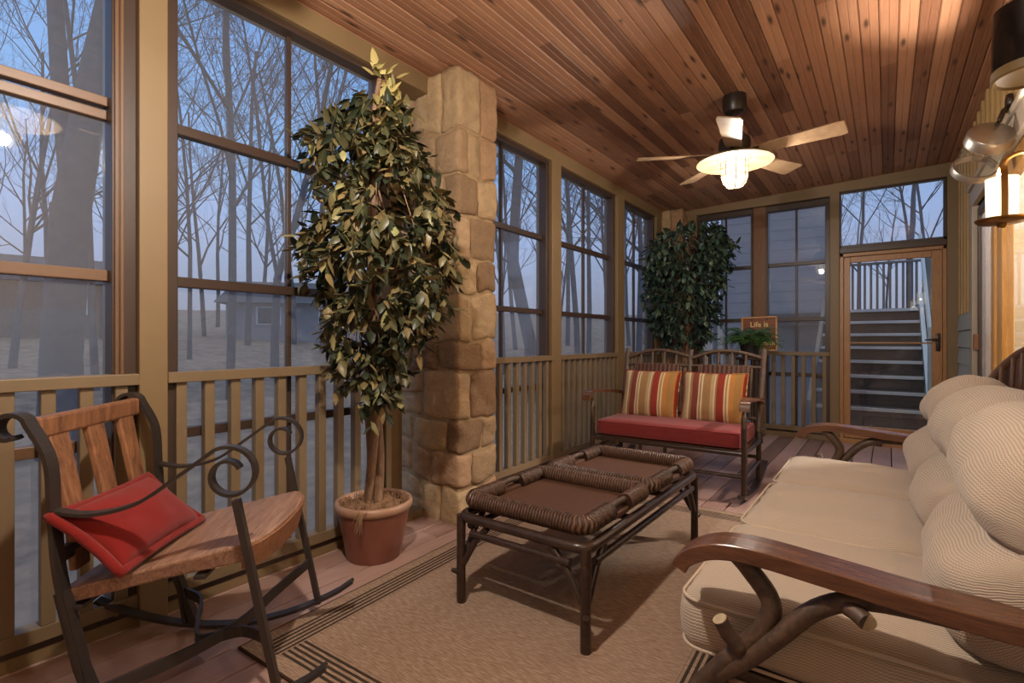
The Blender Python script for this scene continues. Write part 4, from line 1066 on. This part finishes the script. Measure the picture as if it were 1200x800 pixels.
P = [inv @ Vector(p) for p in ((.45, 3.49, 2.15), (.48, 3.60, 2.23), (.525, 3.68, 2.29))]
MB().tube(P, .012, 10).build('knuckle', M['fanmetal'], jx, True)
q = MB(); q.lathe([(0, -.01), (.045, -.01), (.05, 0), (.05, .012), (0, .012)], (RX-.03, 3.68, 2.29), 24, (1, 0, 0)); q.v = [tuple(inv @ Vector(p)) for p in q.v]; q.build('wall_plate', M['fanmetal'], jx, True, 40)
# lit sconce
S = Vector((.40, 3.04, 1.565))
sn = empty('wall_sconce', S, 0, 'lit wall sconce with a glowing cream shade on a round bronze tray', 'wall light')
MB().lathe([(.052, .022), (.055, .19)], seg=28).build('lamp_shade', M['shade'], sn, True)
MB().lathe([(0, -.022), (.012, -.024), (.02, -.008), (.075, -.004), (.088, .006), (.09, .014), (.086, .014), (.07, .006), (0, .006)], seg=36).build('tray', M['brass'], sn, True, 40)
m = MB(); m.bar(spline([(-.0, -.066, .0), (-.0, -.068, .12), (-.0, -.05, .215), (0, 0, .24), (0, .05, .215), (0, .068, .12), (0, .066, .0)], 5), (1, 0, 0), .022, .006); m.build('strap', M['brass'], sn)
m = MB(); m.tube(spline([(0, 0, .238), (.02, 0, .275), (.07, 0, .29), (.12, 0, .25), (.125, 0, .2)], 6), .009, 10); m.build('hook_arm', M['brass'], sn, True)
m = MB(); m.box((.118, -.05, .10), (.138, .05, .28), .006); m.build('wall_plate', M['brass'], sn)
point('sconce_bulb', (0, 0, .09), 54, (1, .89, .77), .012, sn)
s2 = copy_tree(sn); s2.location = (.40, .42, 1.60); s2['label'] = 'unseen sconce with a lit cream shade, added to light the near sofa end'; s2['group'] = sn['group'] = 'matching wall sconces'  # out-of-view copy of the sconce, added as extra light for the near end
for ch in s2.children:
    if ch.type == 'LIGHT': ch.data = ch.data.copy(); ch.data.energy = 70
hl = empty('ceiling_lamp', (1.5, 4.2, 2.6), 0, 'round white ceiling lamp inside the house beyond the patio door', 'ceiling lamp')
MB().lathe([(0, 0), (.16, 0), (.17, -.03), (.13, -.07), (0, -.09)], seg=32).build('lamp_shade', M['shade'], hl, True)
point('house_bulb', (0, 0, -.16), 170, (1, .95, .88), .08, hl)
# black canister nearest the camera, purpose unknown
cn = empty('wall_fixture', (.425, 2.62, 2.02), 0, 'glossy black wall speaker canister with a tan rim, high up near the ceiling', 'fixture')
MB().lathe([(0, .275), (.085, .272), (.108, .25), (.110, .06), (.108, .03)], seg=40).build('body', M['black'], cn, True, 40)
MB().lathe([(.108, .034), (.112, .03), (.113, .0), (.106, -.006), (.098, .002), (.0, .004)], seg=40).build('rim', M['tanrim'], cn, True, 40)
MB().box((.05, -.03, .1), (.114, .03, .2), .006).build('bracket', M['fanmetal'], cn)

# ------------------------------------------------------------------ outdoors
# terrain
m = MB(); nx, ny = 40, 50; vs = []; fs = []
for i in range(nx+1):
    for j in range(ny+1):
        x = -60+i*(72/nx); y = -25+j*(85/ny); d = math.hypot(max(0, -2.4-x), max(0, y-6.4))
        z = -.55+.085*max(0, d-2)*min(1, max(0, d-2)/8)+.25*noise.noise(Vector((x*.12, y*.12, 0))) if d > .6 else -.6
        vs.append((x, y, z))
for i in range(nx):
    for j in range(ny): fs.append((i*(ny+1)+j, (i+1)*(ny+1)+j, (i+1)*(ny+1)+j+1, i*(ny+1)+j+1))
m.add(vs, fs); m.build('ground', M['ground'], kind='structure', smooth=True)
def gz(x, y):
    d = math.hypot(max(0, -2.4-x), max(0, y-6.4)); return -.55+.085*max(0, d-2)*min(1, max(0, d-2)/8)+.25*noise.noise(Vector((x*.12, y*.12, 0)))
def tree(base, d, h, seed, label, group=None, lean=(0, 0), fork=None, levels=4, twig=1.0):
    rnd = random.Random(seed); e = empty('bare_tree', base, 0, label, 'tree', group); tr = MB(); br = MB()
    def grow(m, p, dr, L, r, lev):
        n = 5 if lev == 0 else 4; pts = [p]; rs = [r]; q = p; dd = dr.copy()
        for k in range(n):
            dd = (dd+Vector((rnd.uniform(-1, 1), rnd.uniform(-1, 1), rnd.uniform(-.4, .9)))*(.07 if lev == 0 else .20)).normalized()
            q = q+dd*(L/n); pts.append(q); rs.append(max(.004, r*(1-.62*(k+1)/n)))
        m.tube(pts, rs, 9 if lev == 0 else (5 if lev < 3 else 3), False)
        if lev >= levels: return
        nb = {0: 9, 1: 6, 2: 5, 3: 4}[lev]; nb = max(2, int(nb*twig))
        for k in range(nb):
            t = rnd.uniform(.32 if lev == 0 else .15, 1.0); i = min(n-1, int(t*n)); f = t*n-i; pp = pts[i].lerp(pts[i+1], f); rr = (rs[i]+(rs[i+1]-rs[i])*f)
            ax_ = (pts[i+1]-pts[i]).normalized(); az = rnd.random()*6.283; side = ax_.orthogonal().normalized(); side.rotate(Quaternion(ax_, az))
            nd = (ax_*rnd.uniform(.45, 1.0)+side*rnd.uniform(.6, 1.0)+Vector((0, 0, .25))).normalized()
            grow(br, pp, nd, L*rnd.uniform(.32, .55), rr*rnd.uniform(.4, .62), lev+1)
    dr = Vector((lean[0], lean[1], 1)).normalized()
    if fork:
        fz, spread = fork; tp = dr*fz
        tr.tube([Vector((0, 0, -.3)), Vector((0, 0, fz*.4)), tp], [d*.62, d*.5, d*.48], 12, False)
        for s, k in ((1, 1.0), (-1, .55)):
            sd = CR*s*spread
            grow(tr, tp, (dr+sd).normalized(), h-fz, d*.46*k, 0)
    else: grow(tr, Vector((0, 0, -.3)), dr, h, d*.5, 0)
    tr.build('trunk', M['bark'], e, True)
    if br.v: br.build('branches', M['twigs'], e, True)
    return e
def tpos(px, zc):
    p = at(px, HZ, zc); return (p.x, p.y, gz(p.x, p.y)-.05)
named = [
 (72, 6.2, .42, 10, 'thick grey forked trunk close outside the nearest window', (0.05, .02), (3.1, .16)),
 (113, 9.5, .14, 9, 'slim straight trunk just beside the thick forked trunk', (0, 0), None),
 (12, 11, .16, 9, 'thin bare tree leaning away beside the thick forked trunk, outermost in the nearest window', (-.15, .1), None),
 (269, 10, .17, 12, 'straight slender trunk filling the middle of the window left of the potted ficus', (0, 0), None),
 (322, 13, .20, 10, 'forked bare tree behind the muntin of the window left of the ficus', (.05, 0), (2.6, .22)),
 (222, 15, .14, 9, 'thin bare tree outside the edge of the window next to the near post', (.02, 0), None),
 (402, 14, .17, 10, 'bare tree standing outside behind the potted ficus', (0, 0), None),
 (622, 12, .30, 10, 'stout leaning forked tree outside the window right of the stone column', (-.12, -.05), (3.4, .2)),
 (590, 16, .16, 9, 'slim bare tree outside the window touching the stone column', (0, 0), None),
 (678, 15, .20, 10, 'bare tree outside the window between the two slim posts, nearer the column', (.0, 0), None),
 (706, 12, .12, 8, 'young bare tree outside the window between the two slim posts, nearer the loveseat', (.03, 0), None),
 (748, 17, .22, 10, 'bare tree outside the narrow window beside the far corner', (0, 0), None),
 (838, 17, .16, 9, 'bare tree seen past the dark leafy tree through the far window', (0, 0), None),
 (1066, 19, .22, 9, 'dark forked tree seen through the pane above the glass door', (0, 0), (3.6, .2)),
 (1004, 21, .18, 9, 'curving bare tree at the hinge side of the pane above the glass door', (.08, 0), None),
]
for k, (px, zc, dia, h, lab, lean, fork) in enumerate(named):
    tree(tpos(px, zc), dia, h, 100+k, lab, 'bare trees outside the porch', lean, fork)
rnd = random.Random(77)
protos = []
for k in range(5): protos.append(tree((0, 0, 0), .2, 10, 300+k, 'slender bare tree deep in the dusk woods, one of many alike', 'bare trees deep in the woods', levels=3))
spots = [(30, 24), (58, 20), (140, 22), (205, 20), (240, 24), (255, 30), (290, 20), (305, 27), (345, 22), (362, 30), (378, 19), (420, 26), (585, 25), (605, 22), (632, 29), (665, 24), (690, 21), (712, 30), (738, 24), (757, 30), (828, 27), (846, 34), (962, 30), (1040, 33), (1090, 30), (985, 36), (-20, 22), (180, 33), (655, 34), (330, 35)]
for k, (px, zc) in enumerate(spots):
    o = protos[k] if k < 5 else copy_tree(protos[k % 5]); o.location = tpos(px, zc); o.rotation_euler = (0, 0, rnd.random()*6.28); s = rnd.uniform(.75, 1.25); o.scale = (s, s, s)
# houses in the distance
def house(loc, rz, w, d_, h, mat, label, rh=1.6):
    e = empty('house', loc, rz, label, 'house')
    MB().box((-w/2, -d_/2, -1), (w/2, d_/2, h)).build('wall', M[mat], e)
    m = MB(); m.prism([(-d_/2-.4, h-.1), (0, h+rh), (d_/2+.4, h-.1)], -w/2-.4, w/2+.4, lambda u, v, t: (t, u, v)); m.build('roof', M['houseroof'], e)
    for x in (-w*.3, 0, w*.3):
        f = MB().box((x-.55, -d_/2-.06, h*.35), (x+.55, -d_/2+.02, h*.85), .02).build('window', M['white'], e)
        MB().box((x-.45, -d_/2-.075, h*.39), (x+.45, -d_/2-.05, h*.81)).build('pane', M['nightglass'], f)
    return e
p = tpos(-15, 19); house((p[0], p[1], p[2]), R(75), 8, 5, 1.9, 'brickhouse', 'brown house with a low roof seen through the nearest window', 1.1)
p = tpos(395, 27); house((p[0], p[1], p[2]), R(50), 9, 6, 1.7, 'housewall', 'pale grey house behind the trees, left of the potted ficus', 1.2)
# grey wing of the house beyond the far windows
wg = empty('house_wing', (-1.75, 11.0, 0), R(8), 'flat grey clapboard house wing filling the far windows', 'building')
m = MB()
for k in range(30): m.prism([(-.0, k*.18-.6), (-.009, k*.18-.6), (-.003, k*.18-.42), (0, k*.18-.42)], -.85, .95, lambda u, v, t: (t, u-1.0, v))
m.box((-.85, -1.0, -.6), (.95, 1.0, 4.8)); m.build('wall', M['housewall'], wg)
# stairs beyond the door
stp = empty('outdoor_stairs', (0, 7.25, 0), 0, 'dark wooden outdoor steps with pale nosings climbing away behind the glass door', 'stairs')
n = 8
for k in range(n):
    z = .10+.176*k; y = .25*k
    MB().box((-.75, y, z-.176), (.35, y+.03, z+.13), .004).build('riser', M['stepdark'], stp)
    t = MB().box((-.75, y-.02, z+.13), (.35, y+.28, z+.165), .004).build('tread', M['stepdark'], stp)
    MB().box((-.75, y-.032, z+.132), (.35, y-.019, z+.17), .003).build('nosing', M['nosing'], t)
m = MB(); m.prism([(-.05, -.4), (-.05, .32), (.25*n, .32+.176*n), (.25*n+.1, .3+.176*n), (.25*n+.1, -.4)], .355, .40, lambda u, v, t: (t, u, v)); m.build('stringer', M['stringer'], stp)
m = MB(); m.prism([(-.05, -.4), (-.05, .32), (.25*n, .32+.176*n), (.25*n+.1, .3+.176*n), (.25*n+.1, -.4)], -.80, -.755, lambda u, v, t: (t, u, v)); m.build('stringer', M['outrail'], stp)
m = MB().tube([(.375, -.02, 1.15), (.375, .25*n, 1.15+.176*n)], .022, 8); m.build('handrail', M['stringer'], stp)
m = MB().box((.355, -.05, -.4), (.395, -.01, 1.2), .004); m.build('newel_post', M['stringer'], stp)
lz = .10+.176*(n-1)+.165
dk = empty('upper_deck', (0, 7.25+.25*n, 0), 0, 'grey deck landing at the top of the outdoor steps', 'deck')
MB().box((-1.6, .04, lz-.2), (.6, 1.6, lz-.003), .005).build('deck_platform', M['stepdark'], dk)
for x in (-1.5, .5): MB().box((x-.05, 1.45, -1), (x+.05, 1.55, lz-.2)).build('post', M['outrail'], dk)
dr_ = empty('outdoor_railing', (0, 7.25+.25*n+1.5, lz), 0, 'weathered picket railing at the top of the outdoor steps', 'railing')
MB().box((-1.6, -.03, .86), (.6, .03, .90), .004).build('top_rail', M['outrail'], dr_); MB().box((-1.6, -.02, .06), (.6, .02, .10), .004).build('bottom_rail', M['outrail'], dr_)
for x in (-1.55, .55): MB().box((x-.04, -.04, -.003), (x+.04, .04, .95), .004).build('post', M['outrail'], dr_)
pk = None
for k in range(23):
    x = -1.46+k*.088
    if pk is None: o = MB().box((-.018, -.018, .10), (.018, .018, .86), .003).build('picket', M['outrail'], dr_); pk = o.data
    else: o = bpy.data.objects.new('picket', pk); C.objects.link(o); o.parent = dr_
    o.location = (x, 0, 0)

# ------------------------------------------------------------------ dusk sky
w = bpy.data.worlds.new('dusk'); sc.world = w; w.use_nodes = True; nt_ = w.node_tree; bg = nt_.nodes['Background']
tc = nt_.nodes.new('ShaderNodeTexCoord'); sp = nt_.nodes.new('ShaderNodeSeparateXYZ'); rp_ = nt_.nodes.new('ShaderNodeValToRGB')
nt_.links.new(tc.outputs['Generated'], sp.inputs[0]); nt_.links.new(sp.outputs[2], rp_.inputs[0]); nt_.links.new(rp_.outputs[0], bg.inputs[0])
cr = rp_.color_ramp; cr.elements[0].position = 0; cr.elements[0].color = lin(108, 112, 126); cr.elements[1].position = 1; cr.elements[1].color = lin(196, 196, 196)
for p_, c_ in ((.09, lin(120, 130, 152)), (.2, lin(128, 148, 184)), (.35, lin(104, 148, 198)), (.58, lin(80, 130, 192)), (.72, lin(166, 172, 184))):
    e_ = cr.elements.new(p_); e_.color = c_
bg.inputs[1].default_value = 0.9
